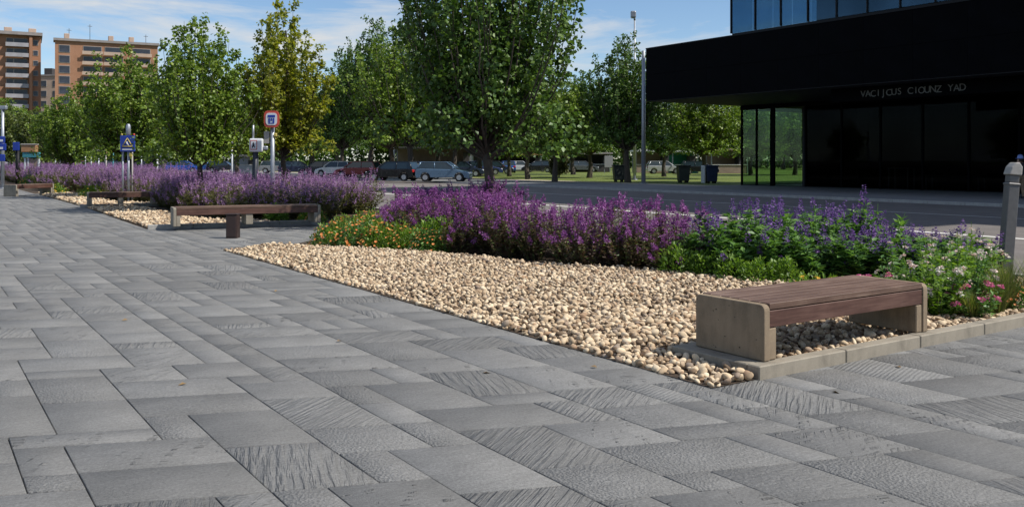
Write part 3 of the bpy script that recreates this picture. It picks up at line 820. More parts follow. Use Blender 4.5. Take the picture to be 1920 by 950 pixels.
tree('P', PX(75, 72, 0.0), 5.6, 0.9, 'pale green tree left of the street row, under the balconied brick block', row)
tree('P', PX(18, 80, 0.0), 6.2, 3.0, 'pale green tree at the left edge of the picture', row)
pk = 'park trees across the road'
for key, px, Y, H, rz, wd, lab in (
    ('D', 640, 88, 12.0, 0.5, 0.95, 'dark tree just right of the yellow-green tree, across the road'),
    ('D', 697, 82, 14.6, 1.8, 0.85, 'tall pointed dark tree above the white and red parked cars'),
    ('E', 768, 75, 13.3, 0.2, 1.0, 'broad tree whose trunk stands over the black parked car'),
    ('D', 855, 78, 12.0, 2.6, 1.0, 'dark park tree above the blue grey hatchback, left of the tallest tree'),
    ('E', 1040, 66, 8.6, 1.1, 1.05, 'lower green park tree right of the tallest tree, above the olive shrub'),
    ('D', 1105, 80, 9.6, 5.0, 1.15, 'dark park tree filling the gap left of the street lamp'),
    ('D', 990, 74, 9.2, 2.0, 1.1, 'dark park tree just right of the tallest trunk'),
    ('D', 735, 92, 12.5, 4.1, 1.1, 'dark park tree between the tall pointed tree and the broad one, further back'),
    ('D', 820, 96, 12.0, 0.6, 1.1, 'dark park tree further back left of the tallest tree'),
    ('D', 900, 92, 11.5, 3.6, 1.1, 'dark park tree hidden behind the crown of the tallest tree'),
    ('D', 1075, 98, 10.0, 1.9, 1.2, 'dark park tree behind the olive shrub and kiosk'),
    ('D', 1177, 64, 10.6, 3.3, 1.0, 'dark pointed tree beside the street lamp and left of the black building'),
    ('E', 1322, 76, 9.4, 4.0, 1.1, 'dark tree seen under the overhang behind the blue litter bin'),
    ('D', 1245, 86, 9.0, 0.7, 1.1, 'tree behind the grey pole under the overhang edge'),
    ('E', 1408, 92, 9.0, 2.2, 1.1, 'tree seen through the left glass pane of the black building'),
    ('E', 1490, 95, 9.5, 5.2, 1.1, 'tree seen through the right glass pane of the black building'),
    ('E', 955, 88, 9.0, 4.4, 1.0, 'park tree behind the trunk of the tallest tree'),
    ('E', 585, 100, 10.5, 1.3, 1.0, 'tree behind the yellow-green tree, beyond the road'),
    ('E', 445, 105, 11.0, 2.9, 1.0, 'tree across the road between the round street tree and the yellow-green one'),
    ('E', 330, 118, 11.0, 0.9, 1.0, 'tree across the road behind the white post'),
    ('E', 200, 128, 10.5, 3.9, 1.0, 'tree across the road left of the blue crossing sign')):
    tree(key, PX(px, Y, 0.0), H, rz, lab, pk, 'park_tree', wd)
for k in range(26):
    px = -40 + k * 68 + random.uniform(-25, 25); Y = 150 + random.uniform(-14, 30)
    tree('E' if k % 2 else 'D', PX(px, Y, 0.0), random.uniform(10.5, 14.0), k * 1.7, 'dark tree in the distant belt that closes the park', 'distant trees closing the park', 'distant_tree', 1.35)

# dense hedge behind the distant trees
def hedge():
    r = np.random.default_rng(17); n = 36000
    px = r.uniform(-150, 2050, n); Y = 172 + r.uniform(0, 9, n); h = 6.2 + 1.0 * np.sin(px * 0.021) + 0.7 * np.sin(px * 0.057 + 1)
    P = np.stack([(px - CX) / F_PX * Y, Y, h * r.uniform(0, 1, n)], 1)
    L = r.uniform(0.45, 0.9, n)
    return leaves(P, r.normal(size=(n, 3)), r.normal(size=(n, 3)) + np.array([0, -0.4, 0.8]), L, L * 0.8, 0.1)
tag(link('distant_hedge', mesh_np('distant_hedge', *hedge(), M['leaf_dark'])), 'dense dark hedge closing the park behind the distant trees', 'hedge', kind='stuff')

# bushes ------------------------------------------------------------
def spike_bush(seed, H, Rr, ns, spike_l, spike_r, leaf_l, npet, pet, lean=0.5, leaf_pairs=9, spike_frac=1.0, droop=0.0):
    r = np.random.default_rng(seed); st = []; LP, LD, LN, LL = [], [], [], []; FP, FD, FN, FL = [], [], [], []
    for k in range(ns):
        a = r.uniform(0, 6.283); rad = Rr * math.sqrt(r.random()); b0 = np.array([0.45 * rad * math.cos(a), 0.45 * rad * math.sin(a), 0])
        h = H * r.uniform(0.34, 1.08) * (1 - 0.22 * (rad / Rr) ** 2)
        top = np.array([rad * math.cos(a) * (1 + lean * 0.3), rad * math.sin(a) * (1 + lean * 0.3), h]) + r.normal(0, 0.035, 3)
        mid = b0 * 0.5 + top * 0.5 + np.array([0.1 * rad * math.cos(a), 0.1 * rad * math.sin(a), 0.05 * H])
        t = np.linspace(0, 1, 5)[:, None]; pts = (1 - t) ** 2 * b0 + 2 * t * (1 - t) * mid + t ** 2 * top
        st.append(tube_np(pts, np.linspace(0.0055, 0.003, 5), 3))
        nlf = leaf_pairs * 2; tl = r.uniform(0.06, 0.9, nlf)[:, None]
        P = (1 - tl) ** 2 * b0 + 2 * tl * (1 - tl) * mid + tl ** 2 * top + r.normal(0, 0.012, (nlf, 3))
        az = r.uniform(0, 6.283, nlf); D = np.stack([np.cos(az), np.sin(az), r.uniform(-0.1, 0.8, nlf)], 1)
        LP.append(P); LD.append(D); LN.append(np.stack([-0.3 * np.cos(az), -0.3 * np.sin(az), np.ones(nlf)], 1) + r.normal(0, 0.3, (nlf, 3))); LL.append(leaf_l * r.uniform(0.55, 1.2, nlf))
        if r.random() < spike_frac:
            d = pts[-1] - pts[-2]; d /= np.linalg.norm(d); d = d + r.normal(0, 0.10, 3); d /= np.linalg.norm(d)
            sl = spike_l * r.uniform(0.6, 1.25); n = npet; tt = np.sort(r.random(n)); ang = r.uniform(0, 6.283, n)
            e1 = np.cross(d, [1, 0.2, 0]); e1 /= np.linalg.norm(e1); e2 = np.cross(d, e1)
            out = np.cos(ang)[:, None] * e1 + np.sin(ang)[:, None] * e2
            rr = spike_r * (1 - 0.75 * tt ** 1.6) * r.uniform(0.5, 1.0, n)
            P = pts[-1] - d * sl * 0.25 + np.outer(tt * sl, d) + out * (rr * 0.45)[:, None]
            FP.append(P); FD.append(out + d * 0.55 + r.normal(0, 0.3, (n, 3))); FN.append(d * 0.8 + r.normal(0, 0.6, (n, 3))); FL.append(pet * (1 - 0.5 * tt) * r.uniform(0.7, 1.3, n))
    L = np.concatenate(LL); fol = cat_np([cat_np(st), leaves(np.concatenate(LP), np.concatenate(LD), np.concatenate(LN), L, L * 0.42, 0.15)])
    fl = None
    if FP:
        L = np.concatenate(FL); fl = leaves(np.concatenate(FP), np.concatenate(FD), np.concatenate(FN), L, L * 0.85, 0.2)
    return fol, fl
def mound_bush(seed, H, Rr, nleaf, leaf_l, nfl, fl_r, petals=6, elong=0.5):
    r = np.random.default_rng(seed); st = []
    d = r.normal(size=(nleaf, 3)); d[:, 2] = np.abs(d[:, 2]); d = unit(d); q = r.uniform(0.45, 1.0, nleaf) ** 0.6
    lump = 1 + 0.22 * np.sin(d[:, 0] * 5 + seed) * np.cos(d[:, 1] * 6 - seed)
    P = d * np.array([Rr, Rr, H]) * (q * lump)[:, None]
    D = d + r.normal(0, 0.55, (nleaf, 3)) + np.array([0, 0, 0.35]); Nn = d * 0.5 + np.array([0, 0, 0.7]) + r.normal(0, 0.45, (nleaf, 3))
    L = leaf_l * r.uniform(0.55, 1.25, nleaf)
    for k in range(26):
        e = r.normal(size=3); e[2] = abs(e[2]) + 0.3; e /= np.linalg.norm(e); st.append(tube_np([np.zeros(3), e * np.array([Rr, Rr, H]) * 0.45, e * np.array([Rr, Rr, H]) * 0.92], [0.006, 0.004, 0.0025], 3))
    fol = cat_np([cat_np(st), leaves(P, D, Nn, L, L * elong, 0.15)])
    fl = None
    if nfl:
        d = r.normal(size=(nfl, 3)); d[:, 2] = np.abs(d[:, 2]) * 1.1 + 0.05; d = unit(d)
        C = d * np.array([Rr, Rr, H]) * r.uniform(0.92, 1.10, nfl)[:, None]
        ang = np.arange(petals) * 2 * np.pi / petals
        PP, DD, NN, LL = [], [], [], []
        for c, n in zip(C, d):
            n = n + np.array([0, -0.2, 0.6]); n /= np.linalg.norm(n); e1 = np.cross(n, [1, 0.1, 0]); e1 /= np.linalg.norm(e1); e2 = np.cross(n, e1)
            o_ = np.cos(ang)[:, None] * e1 + np.sin(ang)[:, None] * e2
            PP.append(np.repeat(c[None], petals, 0)); DD.append(o_ + n * 0.35); NN.append(np.repeat(n[None], petals, 0)); LL.append(np.full(petals, fl_r * r.uniform(0.75, 1.25)))
        L2 = np.concatenate(LL); fl = leaves(np.concatenate(PP), np.concatenate(DD), np.concatenate(NN), L2, L2 * 0.8, 0.1)
    return fol, fl
BUSH = {}
def reg(key, g, lm, fm_):
    BUSH[key] = (mesh_np('foliage', *g[0], M[lm]), mesh_np('flowers', *g[1], M[fm_]) if g[1] is not None else None)
for i in range(3):
    reg(('sage', i), spike_bush(40 + i, 0.98, 0.47, 44, 0.21, 0.074, 0.080, 54, 0.044, leaf_pairs=22, spike_frac=0.52), 'leaf_sage', 'petal_purple')
    reg(('greensage', i), spike_bush(50 + i, 0.84, 0.38, 34, 0.20, 0.058, 0.14, 40, 0.040, leaf_pairs=20, spike_frac=0.26), 'leaf_green', 'petal_blue')
    reg(('lav', i), spike_bush(60 + i, 1.08, 0.55, 58, 0.32, 0.046, 0.12, 26, 0.050, leaf_pairs=13, spike_frac=0.72), 'leaf_lav', 'petal_lav')
    reg(('orange', i), mound_bush(70 + i, 0.50, 0.46, 1500, 0.068, 95, 0.032), 'leaf_green' if i == 1 else 'leaf_bright', 'petal_orange')
    reg(('brightgreen', i), mound_bush(80 + i, 0.42, 0.30, 900, 0.07, 0, 0), 'leaf_bright', 'petal_yellow')
reg(('yellow', 0), mound_bush(90, 0.42, 0.45, 900, 0.075, 34, 0.036), 'leaf_bright', 'petal_yellow')
reg(('bronze', 0), mound_bush(91, 0.75, 0.7, 1300, 0.10, 0, 0), 'leaf_sage', 'petal_yellow')
reg(('tall', 0), spike_bush(95, 1.10, 0.30, 26, 0.1, 0.02, 0.10, 10, 0.02, leaf_pairs=16, spike_frac=0.0), 'leaf_bright', 'petal_yellow')
reg(('mixed_white', 0), spike_bush(96, 0.70, 0.30, 32, 0.04, 0.05, 0.095, 20, 0.036, leaf_pairs=14, spike_frac=0.45), 'leaf_bright', 'petal_white')
reg(('mixed_white', 1), spike_bush(97, 0.76, 0.30, 30, 0.035, 0.05, 0.085, 20, 0.036, leaf_pairs=13, spike_frac=0.5), 'leaf_green', 'petal_white')
reg(('mixed_pink', 0), spike_bush(98, 0.46, 0.28, 28, 0.05, 0.055, 0.08, 24, 0.038, leaf_pairs=11, spike_frac=0.6), 'leaf_green', 'petal_pink')
def plant(key, loc, sc, rz, name, label, cat, group=None, zs=1.0):
    f, fl = BUSH[key]
    e = empty(name, loc, rz, label, cat, group)
    o = link('foliage', f, e); o.scale = (sc, sc, sc * zs)
    if fl: o = link('flowers', fl, e); o.scale = (sc, sc, sc * zs); o['kind'] = 'stuff'
    return e
PURPLE = [(7.75, 13.1), (7.85, 11.3), (8.6, 9.9), (9.0, 9.0), (10.3, 8.8), (9.8, 10.5), (9.5, 12.5), (9.9, 14.6), (11.6, 17.0), (12.1, 19.3), (11.2, 20.0), (8.9, 17.6), (7.3, 15.0)]
GREEN = [(9.25, 9.2), (9.1, 8.7), (9.45, 7.8), (9.9, 6.9), (10.6, 6.2), (12.1, 6.4), (12.1, 9.0)]
sl = 'purple flowering sage bush in the dense drift behind the near pebble bed'
r_b = np.random.default_rng(3)
for i, (u, v) in enumerate(scatter(PURPLE, 0.66, r_b, 0.28)):
    plant(('sage', i % 3), W(u, v, 0.01), r_b.uniform(0.80, 1.0), r_b.uniform(0, 6.28), 'sage_bush', sl, 'bush', 'purple sage bushes in the near bed', r_b.uniform(0.86, 1.04))
for i, (u, v) in enumerate(scatter(GREEN, 0.52, r_b, 0.28)):
    plant(('greensage', i % 3), W(u, v, 0.01), r_b.uniform(0.85, 1.2), r_b.uniform(0, 6.28), 'leafy_sage', 'green leafy plant with few violet spikes behind the nearest bench', 'plant', 'green violet-spiked plants behind the nearest bench', r_b.uniform(0.95, 1.15) * (0.92 if v > 7.6 else 0.68))
for i, (px, py) in enumerate(((1272, 517), (1318, 521), (1372, 528), (1418, 534), (1470, 536))):
    p = G(px, py); plant(('brightgreen', i % 3), (p[0], p[1], 0.01), (0.95, 0.8, 0.85, 0.75, 0.8)[i], i * 1.3, 'low_shrub', 'low bright green shrub at the pebble edge left of the nearest bench', 'shrub', 'low bright green shrubs at the pebble edge')
for i, (px, py) in enumerate(((622, 462), (668, 464), (716, 466), (762, 468), (806, 474), (650, 450), (705, 450), (758, 450), (690, 440), (742, 437), (800, 446))):
    p = G(px, py); plant(('orange', i % 3), (p[0], p[1], 0.01), (0.85, 0.9, 0.9, 0.85, 0.8, 0.9, 0.95, 0.95, 0.95, 1.0, 0.9)[i], i * 0.9, 'orange_flower_bush', 'low orange flowered bush at the far left corner of the near pebble bed', 'bush', 'orange flowered bushes at the pebble corner')
p = G(862, 455); plant(('tall', 0), (p[0], p[1], 0.01), 1.0, 0.3, 'tall_shrub', 'tall lime green leafy shrub between the orange and the purple flowers', 'shrub')
p = G(815, 470); plant(('brightgreen', 1), (p[0], p[1], 0.01), 1.3, 0.3, 'leafy_shrub', 'green shrub where orange flowers meet purple ones', 'shrub')
# right hand corner bed
for i, (u, v, key, sc) in enumerate(((8.5, 5.05, ('mixed_white', 0), 0.95), (8.95, 5.1, ('mixed_white', 1), 1.0), (9.35, 5.35, ('mixed_white', 0), 1.0), (9.0, 5.75, ('mixed_white', 1), 0.9), (9.85, 5.6, ('mixed_white', 1), 1.0), (10.4, 5.7, ('mixed_white', 0), 1.0))):
    plant(key, W(u, v, 0.03), sc, i * 1.1, 'white_flower_plant', 'white and pink flowered plant in the kerbed corner right of the nearest bench', 'plant', 'white flowered plants right of the nearest bench')
for i, (u, v, sc) in enumerate(((7.8, 5.05, 0.75), (8.7, 4.75, 0.8), (8.1, 5.35, 0.9))):
    plant(('mixed_pink', 0), W(u, v, 0.03), sc, i * 2.1, 'pink_flower_plant', 'small pink flowered plant between the kerb and the white flowers', 'plant', 'pink flowered plants beside the nearest bench')
def grass_tuft(seed, n, H, spread):
    r = np.random.default_rng(seed); az = r.uniform(0, 6.283, n); ln = H * r.uniform(0.5, 1.1, n); out = spread * r.uniform(0.1, 1, n)
    P0 = np.stack([0.06 * np.cos(az) * r.random(n), 0.06 * np.sin(az) * r.random(n), np.zeros(n)], 1)
    d = np.stack([np.cos(az), np.sin(az), np.zeros(n)], 1); s = np.stack([-np.sin(az), np.cos(az), np.zeros(n)], 1) * 0.0035
    p1 = P0 + d * (out * 0.35)[:, None] + np.array([0, 0, 1]) * (ln * 0.6)[:, None]; p2 = P0 + d * out[:, None] + np.array([0, 0, 1]) * (ln * 0.95)[:, None]
    V = np.stack([P0 - s, P0 + s, p1 + s * 0.8, p1 - s * 0.8, p2], 1).reshape(-1, 3); b = (np.arange(n) * 5)[:, None]
    return V, np.concatenate([b + np.array([0, 1, 2]), b + np.array([0, 2, 3]), b + np.array([3, 2, 4])], 1).reshape(-1, 3)
for i, (u, v, H, n) in enumerate(((9.05, 4.75, 0.50, 320), (9.45, 4.85, 0.56, 380), (9.9, 4.8, 0.55, 380), (8.6, 4.75, 0.34, 200))):
    V, Fs = grass_tuft(i, n, H, 0.28)
    tag(link('grass_tuft', mesh_np('grass_tuft', V, Fs, M['grass_blade'])), ('fine grass tuft nearest the right edge of the kerbed bed', 'arching grass tuft in the middle of the kerbed bed', 'fine grass tuft in the kerbed bed beyond the frame edge', 'small grass tuft next to the pink flowers by the kerb')[i], 'grass tuft', 'grass tufts along the kerb').location = W(u, v, 0.03)
for i, (u, v, key, sc, lab) in enumerate(((8.0, 6.1, ('yellow', 0), 0.8, 'low yellow flowered plant just behind the right end of the nearest bench'), (9.6, 4.85, ('orange', 1), 0.55, 'small orange flowered plant among the white flowers by the kerb'))):
    plant(key, W(u, v, 0.03), sc, i * 1.2, 'corner_flower_plant', lab, 'plant')
r_l = np.random.default_rng(31)
LEAF_L = leaves(np.zeros((1, 3)), np.array([[1.0, 0, 0.08]]), np.array([[0, 0.2, 1.0]]), np.array([0.06]), np.array([0.035]), 0.2)
litter_me = mesh_np('fallen_leaf', *LEAF_L, M['litter'])
for i, (px, py) in enumerate(((640, 640), (905, 700), (1010, 560), (760, 505), (1120, 690), (1245, 610), (1560, 735), (350, 720), (1180, 560), (520, 545), (1690, 690), (240, 600))):
    p = G(px, py); u_, v_ = UV(p[0], p[1]); z_ = 0.085 if in_poly(np.array([[u_, v_]]), GRAVEL1)[0] else 0.006
    o = tag(link('fallen_leaf', litter_me), 'small dry fallen leaf lying loose on the paving or pebbles', 'leaf', 'fallen leaves'); o.location = (p[0], p[1], z_); o.rotation_euler = (r_l.uniform(-0.2, 0.2), r_l.uniform(-0.2, 0.2), r_l.uniform(0, 6.28))
# second and third beds
L2 = [(6.9, 24.4), (8.4, 22.6), (9.6, 23.2), (12.2, 25.8), (12.2, 32.4), (6.7, 32.4)]
L3 = [(7.6, 34.6), (9, 33.6), (12.2, 33.6), (12.2, 46.5), (6.7, 46.5), (6.7, 36.5)]
for i, (u, v) in enumerate(scatter(L2, 0.80, r_b, 0.28)):
    plant(('lav', i % 3), W(u, v, 0.01), r_b.uniform(0.80, 0.94), r_b.uniform(0, 6.28), 'lavender_bush', 'mauve lavender bush in the mass behind the second bench', 'bush', 'lavender bushes behind the second bench', r_b.uniform(0.95, 1.1))
for i, (u, v) in enumerate(scatter(L3, 0.95, r_b, 0.28)):
    plant(('lav', i % 3), W(u, v, 0.01), r_b.uniform(0.80, 0.94), r_b.uniform(0, 6.28), 'lavender_bush', 'mauve lavender bush in the mass behind the third bench', 'bush', 'lavender bushes behind the third bench')
L4 = scatter([(6.0, 48), (12.2, 48), (12.2, 92), (6.0, 92)], 1.25, r_b, 0.3)
def mass(name, pts, key0, sc, matn, which, label, cat):
    base = BUSH[key0][which]; n = len(base.vertices); V0 = np.zeros(n * 3, np.float32); base.vertices.foreach_get('co', V0); V0 = V0.reshape(-1, 3)
    F0 = np.zeros(len(base.polygons) * 3, np.int32); base.loops.foreach_get('vertex_index', F0); F0 = F0.reshape(-1, 3)
    out = []
    for k, (u, v) in enumerate(pts):
        a = k * 1.3; c, s = math.cos(a), math.sin(a); w = W(u, v, 0.01)
        out.append((V0 @ np.array([[c, s, 0], [-s, c, 0], [0, 0, 1]]) * sc + np.array(w), F0))
    V, Fs = cat_np(out); return tag(link(name, mesh_np(name, V, Fs, M[matn])), label, cat, kind='stuff')
mass('lavender_mass', L4, ('lav', 0), 1.05, 'leaf_lav', 0, 'far lavender stems and leaves merging into one strip at left', 'lavender')
mass('lavender_bloom', L4, ('lav', 0), 1.05, 'petal_lav', 1, 'far mauve lavender bloom merging into one strip at left', 'lavender')
for i, (px, py, key, sc, nm, lab) in enumerate((
    (372, 392, ('yellow', 0), 1.25, 'yellow_flower_bush', 'yellow flowered bush between the second and third benches'),
    (325, 386, ('yellow', 0), 1.0, 'yellow_flower_bush', 'smaller yellow flowered bush at the right end of the third bench'),
    (172, 372, ('yellow', 0), 1.2, 'yellow_flower_bush', 'yellow-green bush behind the left end of the third bench'),
    (104, 365, ('yellow', 0), 1.1, 'yellow_flower_bush', 'yellow-green bush right of the farthest bench'),
    (56, 352, ('orange', 1), 1.3, 'orange_flower_bush', 'orange flowered bush just behind the farthest bench'),
    (150, 361, ('bronze', 0), 1.1, 'dark_bush', 'dark bronze bush in front of far lavender, nearer the third bench'),
    (128, 357, ('bronze', 0), 1.2, 'dark_bush', 'dark bronze bush in front of far lavender, nearer the farthest bench'),
    (585, 418, ('orange', 2), 0.8, 'orange_flower_bush', 'small orange bush at the right end of the second bench'),
    (520, 414, ('brightgreen', 0), 1.0, 'low_green_bush', 'low green bush seen under the second bench'))):
    p = G(px, py); plant(key, (p[0], p[1], 0.01), sc, i * 1.9, nm, lab, 'bush')
# olive shrub on the lawn
(wv, wf), (lv, lf) = make_tree(77, 2.7, 0.95, 0.25, 0.12, density=0.8, peak=0.35, tr=0.05)
e = empty('olive_shrub', PX(1048, 84, 0.0), 0, 'olive grey conical shrub standing alone on the lawn', 'shrub')
link('trunk', mesh_np('trunk', wv, wf, M['bark'], True), e); link('crown', mesh_np('crown', lv, lf, M['leaf_olive']), e)

# ------------------------------------------------------------------ black building
BU, BV = 35.9, 39.3
bl = empty('black_building', (0, 0, 0), ab, 'black modern building with deep overhang and glass upper floors', 'building')
# inside this group: local x = u, local y = v
SOF, BT, GLU = 5.05, 8.1, 44.0
VR = -4.0
MB().box(BU + 0.12, 62, VR, BV - 0.1, SOF + 0.02, BT - 0.02).build('overhang_core', M['black_panel'], bl)
MB().box(BU + 0.02, 62, VR, BV - 0.02, SOF - 0.02, SOF + 0.018).build('soffit', M['soffit'], bl)
pw = 2.41
pm = MB().box(0, 0.1, 0.004, pw - 0.004, 0.004, 1.512, 0.0).mesh('facade_panel', M['black_panel'])
for i in range(18):
    for j in range(2):
        o = link('facade_panel', pm, bl); o.location = (BU, BV - (i + 1) * pw, SOF + 0.01 + j * 1.52)
MB().box(BU - 0.02, 62, VR, BV + 0.01, BT + 0.002, BT + 0.06).build('parapet_cap', M['black_metal'], bl)
f = MB().box(37.3, 37.6, VR, 27.6, 4.40, 5.028).build('sign_fascia', M['black_panel'], bl)
# lettering
TXT, tl0, tl1, fs = 'VACIJCUS CIOUNZ YAD', 25.9, 20.9, 0.43
step = (tl0 - tl1) / (len(TXT) - 0.3)
for k, chr_ in enumerate(TXT):
    if chr_ == ' ': continue
    cu = bpy.data.curves.new('letter', 'FONT'); cu.body = chr_; cu.size = fs; cu.extrude = 0.012; cu.resolution_u = 4; cu.align_x = 'CENTER'
    tmp = bpy.data.objects.new('tmp_text', cu); COL.objects.link(tmp)
    dg = bpy.context.evaluated_depsgraph_get(); me = bpy.data.meshes.new_from_object(tmp.evaluated_get(dg)); bpy.data.objects.remove(tmp)
    me.materials.clear(); me.materials.append(M['letter'])
    lt = link('letter', me, f); lt.rotation_euler = (R(90), 0, R(-90)); lt.location = (37.28, tl0 - (k + 0.35) * step, 4.56 + 0.012 * math.sin(k * 2.1))
# ground floor glazing: clear corner panes then dark panes
MB().box(GLU + 0.3, 60, 25, 34.6, 0, 0.02).build('inner_floor', M['interior'], bl)
MB().box(GLU - 0.1, 61, VR, BV - 0.05, 4.77, SOF - 0.022).build('lintel', M['black_panel'], bl)
def pane(v0, v1, z0, z1, mat, u=GLU, nm='pane'):
    return MB().box(u, u + 0.02, v0, v1, z0, z1).build(nm, mat, bl)
def post(v, w=0.10, u=GLU, z1=4.768, dd=0.12):
    return MB().box(u - 0.05, u - 0.05 + dd, v - w / 2, v + w / 2, 0, z1).build('mullion', M['black_panel'], bl)
vA, vB, vC, vD = 39.2, 38.0, 36.75, 34.6
pane(vB + 0.06, vA - 0.06, 0.05, 4.76, M['glass_clear']); pane(vC + 0.16, vB - 0.06, 0.05, 4.76, M['glass_clear']); pane(vD, vC - 0.16, 0.05, 4.76, M['glass_clear'])
post(vA); post(vB); post(vC, 0.32); 
MB().box(GLU + 0.1, GLU + 6, vA - 0.02, vA, 0.05, 4.76).build('pane', M['glass_clear'], bl)
MB().box(GLU - 0.05, GLU + 9, vA - 0.05, vA + 0.05, 0, 0.05).build('sill', M['black_metal'], bl)
MB().box(GLU - 0.05, GLU + 0.1, VR, vA - 0.06, 0.0, 0.048).build('sill', M['black_metal'], bl)
MB().box(GLU + 0.03, 60, vD - 0.25, vD - 0.02, 0, 4.76).build('partition', M['interior'], bl)
v = vD - 0.3
while v > VR + 2:
    post(v); pane(v - 2.4, v - 0.06, 0.05, 4.76, M['glass_lower']); v -= 2.46
MB().box(GLU + 5, GLU + 5.2, VR, vD - 0.3, 0, 4.76).build('back_wall', M['interior'], bl)
MB().box(GLU + 0.03, GLU + 5, VR, vD - 0.3, -0.01, 0.015).build('inner_floor', M['interior'], bl)
# upper glazed storeys
UV0 = 32.8; pwid, ph = 1.62, 3.55
MB().box(BU + 3.2, 62, VR, UV0 - 3.0, BT + 0.07, 27.0).build('upper_core', M['interior'], bl)
for z in range(6):
    MB().box(BU + 0.1, 62, VR, UV0 - 0.06, BT + 0.07 + z * (ph + 0.12) , BT + 0.15 + z * (ph + 0.12)).build('floor_slab', M['soffit'], bl)
gp = MB().box(0, 0.03, 0.03, pwid - 0.03, 0.09, ph + 0.02).mesh('window_pane', M['glass_upper'])
gm = MB().box(-0.05, 0.08, -0.03, 0.028, 0.09, ph + 0.1).mesh('window_mullion', M['black_metal'])
for z in range(5):
    z0 = BT + 0.07 + z * (ph + 0.12)
    for k in range(20):
        o = link('window_pane', gp, bl); o.location = (BU + 0.06, UV0 - (k + 1) * pwid, z0)
        o = link('window_mullion', gm, bl); o.location = (BU + 0.06, UV0 - k * pwid - 0.03, z0)
    for k in range(5):
        o = link('window_pane', gp, bl); o.location = (BU + 0.16 + k * pwid, UV0 - 0.03, z0); o.rotation_euler = (0, 0, R(-90)); o.location = (BU + 0.12 + k * pwid, UV0 - 0.02, z0)
MB().box(BU, 62, VR, UV0, 26.5, 27.2).build('roof', M['black_panel'], bl)
# furniture faintly seen inside
for i, (px, wv_, hh, mt, nm, lab) in enumerate(((1690, 1.3, 1.15, 'canopy_white', 'white_counter', 'pale counter dimly visible inside the dark ground floor'), (1790, 3.0, 0.75, 'galv', 'metal_table', 'long metal table dimly visible inside the ground floor glass'))):
    u = GLU + 1.6; Y = u / (BX[0] * (px - CX) / F_PX + BX[1]); p = PX(px, Y, 0.02)
    t = empty(nm, p, ab, lab, 'counter' if i == 0 else 'table')
    MB().box(-0.35, 0.35, -wv_ / 2, wv_ / 2, hh - 0.05, hh, 0.01).build('top', M[mt], t)
    for sx in (-0.3, 0.3):
        for sy in (-wv_ / 2 + 0.08, wv_ / 2 - 0.08): MB().box(sx - 0.03, sx + 0.03, sy - 0.03, sy + 0.03, 0, hh - 0.051).build('leg', M[mt], t)

# ------------------------------------------------------------------ brick apartment blocks
def windows_on(parent, xs, zs, w, h, y, wm='window_dark', frame=True):
    fm_ = MB().box(-w / 2 - 0.12, w / 2 + 0.12, -0.10, 0.05, -h / 2 - 0.12, h / 2 + 0.12).mesh('window', M['shutter'])
    pm_ = MB().box(-w / 2, w / 2, -0.14, 0.0, -h / 2, h / 2).mesh('pane', M[wm])
    for x in xs:
        for z in zs:
            o = link('window', fm_, parent); o.location = (x, y, z)
            q = link('pane', pm_, o)
MP = 255 / F_PX
b1 = empty('apartment_block', PX(-60, 250, 0), R(28.5), 'brick apartment tower with stacked grey balconies at the left edge', 'building')
H1 = 1.6 + 234 * MP; FH = 19.2 * MP
def lx(px): return (px + 60) * MP * 0.885
MB().box(0, lx(52), 0.0, 16, 0, H1).build('wall', M['brick_orange'], b1)
MB().box(lx(52) + 0.01, lx(58), -1.6, 14, 0, H1 - 0.3).build('pier', M['brick_orange'], b1)
MB().box(lx(58) + 0.01, lx(74), -0.3, 15, 0, H1 - 0.1).build('side_bay', M['brick_orange'], b1)
rf = MB().box(-0.5, lx(77), -2.0, 16.5, H1 + 0.01, H1 + 0.9).build('roof', M['roof_grey'], b1)
for px in (12, 58): MB().box(lx(px) - 1, lx(px) + 1, 3, 5, H1 + 0.91, H1 + 2.6, 0.1).build('chimney', M['brick_pale'], rf)
zs = [H1 - 1.9 - FH * k for k in range(12)]
windows_on(b1, [lx(16), lx(30), lx(42)], zs, 1.6, 1.9, -0.01)
windows_on(b1, [lx(64)], zs, 1.1, 1.3, -0.31)
bm_ = MB(); bm_.box(lx(8), lx(51), -1.5, -0.15, -0.15, 0.0); bm_.box(lx(8), lx(51), -1.58, -1.48, -0.15, 0.95); bm_.box(lx(8), lx(8) + 0.1, -1.47, -0.15, 0.0, 0.95)
bm_ = bm_.mesh('balcony', M['balcony'])
for z in zs:
    o = link('balcony', bm_, b1); o.location = (0, 0, z - 1.25)
    for k in (-20, -44):
        pass
b2 = empty('apartment_block', PX(103, 252, 0), R(27), 'long orange brick apartment block with dark recessed windows behind the street trees', 'building')
H2 = 1.6 + 224 * 252 / F_PX
MB().box(0, 27, 0, 5, 0, H2).build('wall', M['brick_orange'], b2)
rf2 = MB().box(-0.4, 27.4, -0.6, 5.4, H2 + 0.01, H2 + 0.7).build('roof', M['roof_grey'], b2)
for x in (3, 14.5, 20): MB().box(x - 0.7, x + 0.7, 2, 3.5, H2 + 0.71, H2 + 2.4, 0.1).build('chimney', M['brick_pale'], rf2)
for x, h in ((9, 5.5), (24, 3.5), (3.6, 4.0)): MB().tube([(x, 3, H2 + 0.71), (x, 3, H2 + h)], 0.07, 5).box(x - 0.6, x + 0.6, 2.95, 3.05, H2 + h - 0.6, H2 + h - 0.5).build('antenna', M['dark_wall'], rf2)
zs2 = [H2 - 2.2 - FH * k for k in range(11)]
windows_on(b2, [2.4], zs2, 2.6, 1.9, -0.01)
for x0 in (9.6, 15.2, 22.6): windows_on(b2, [x0], zs2, 4.6, 1.9, -0.01)
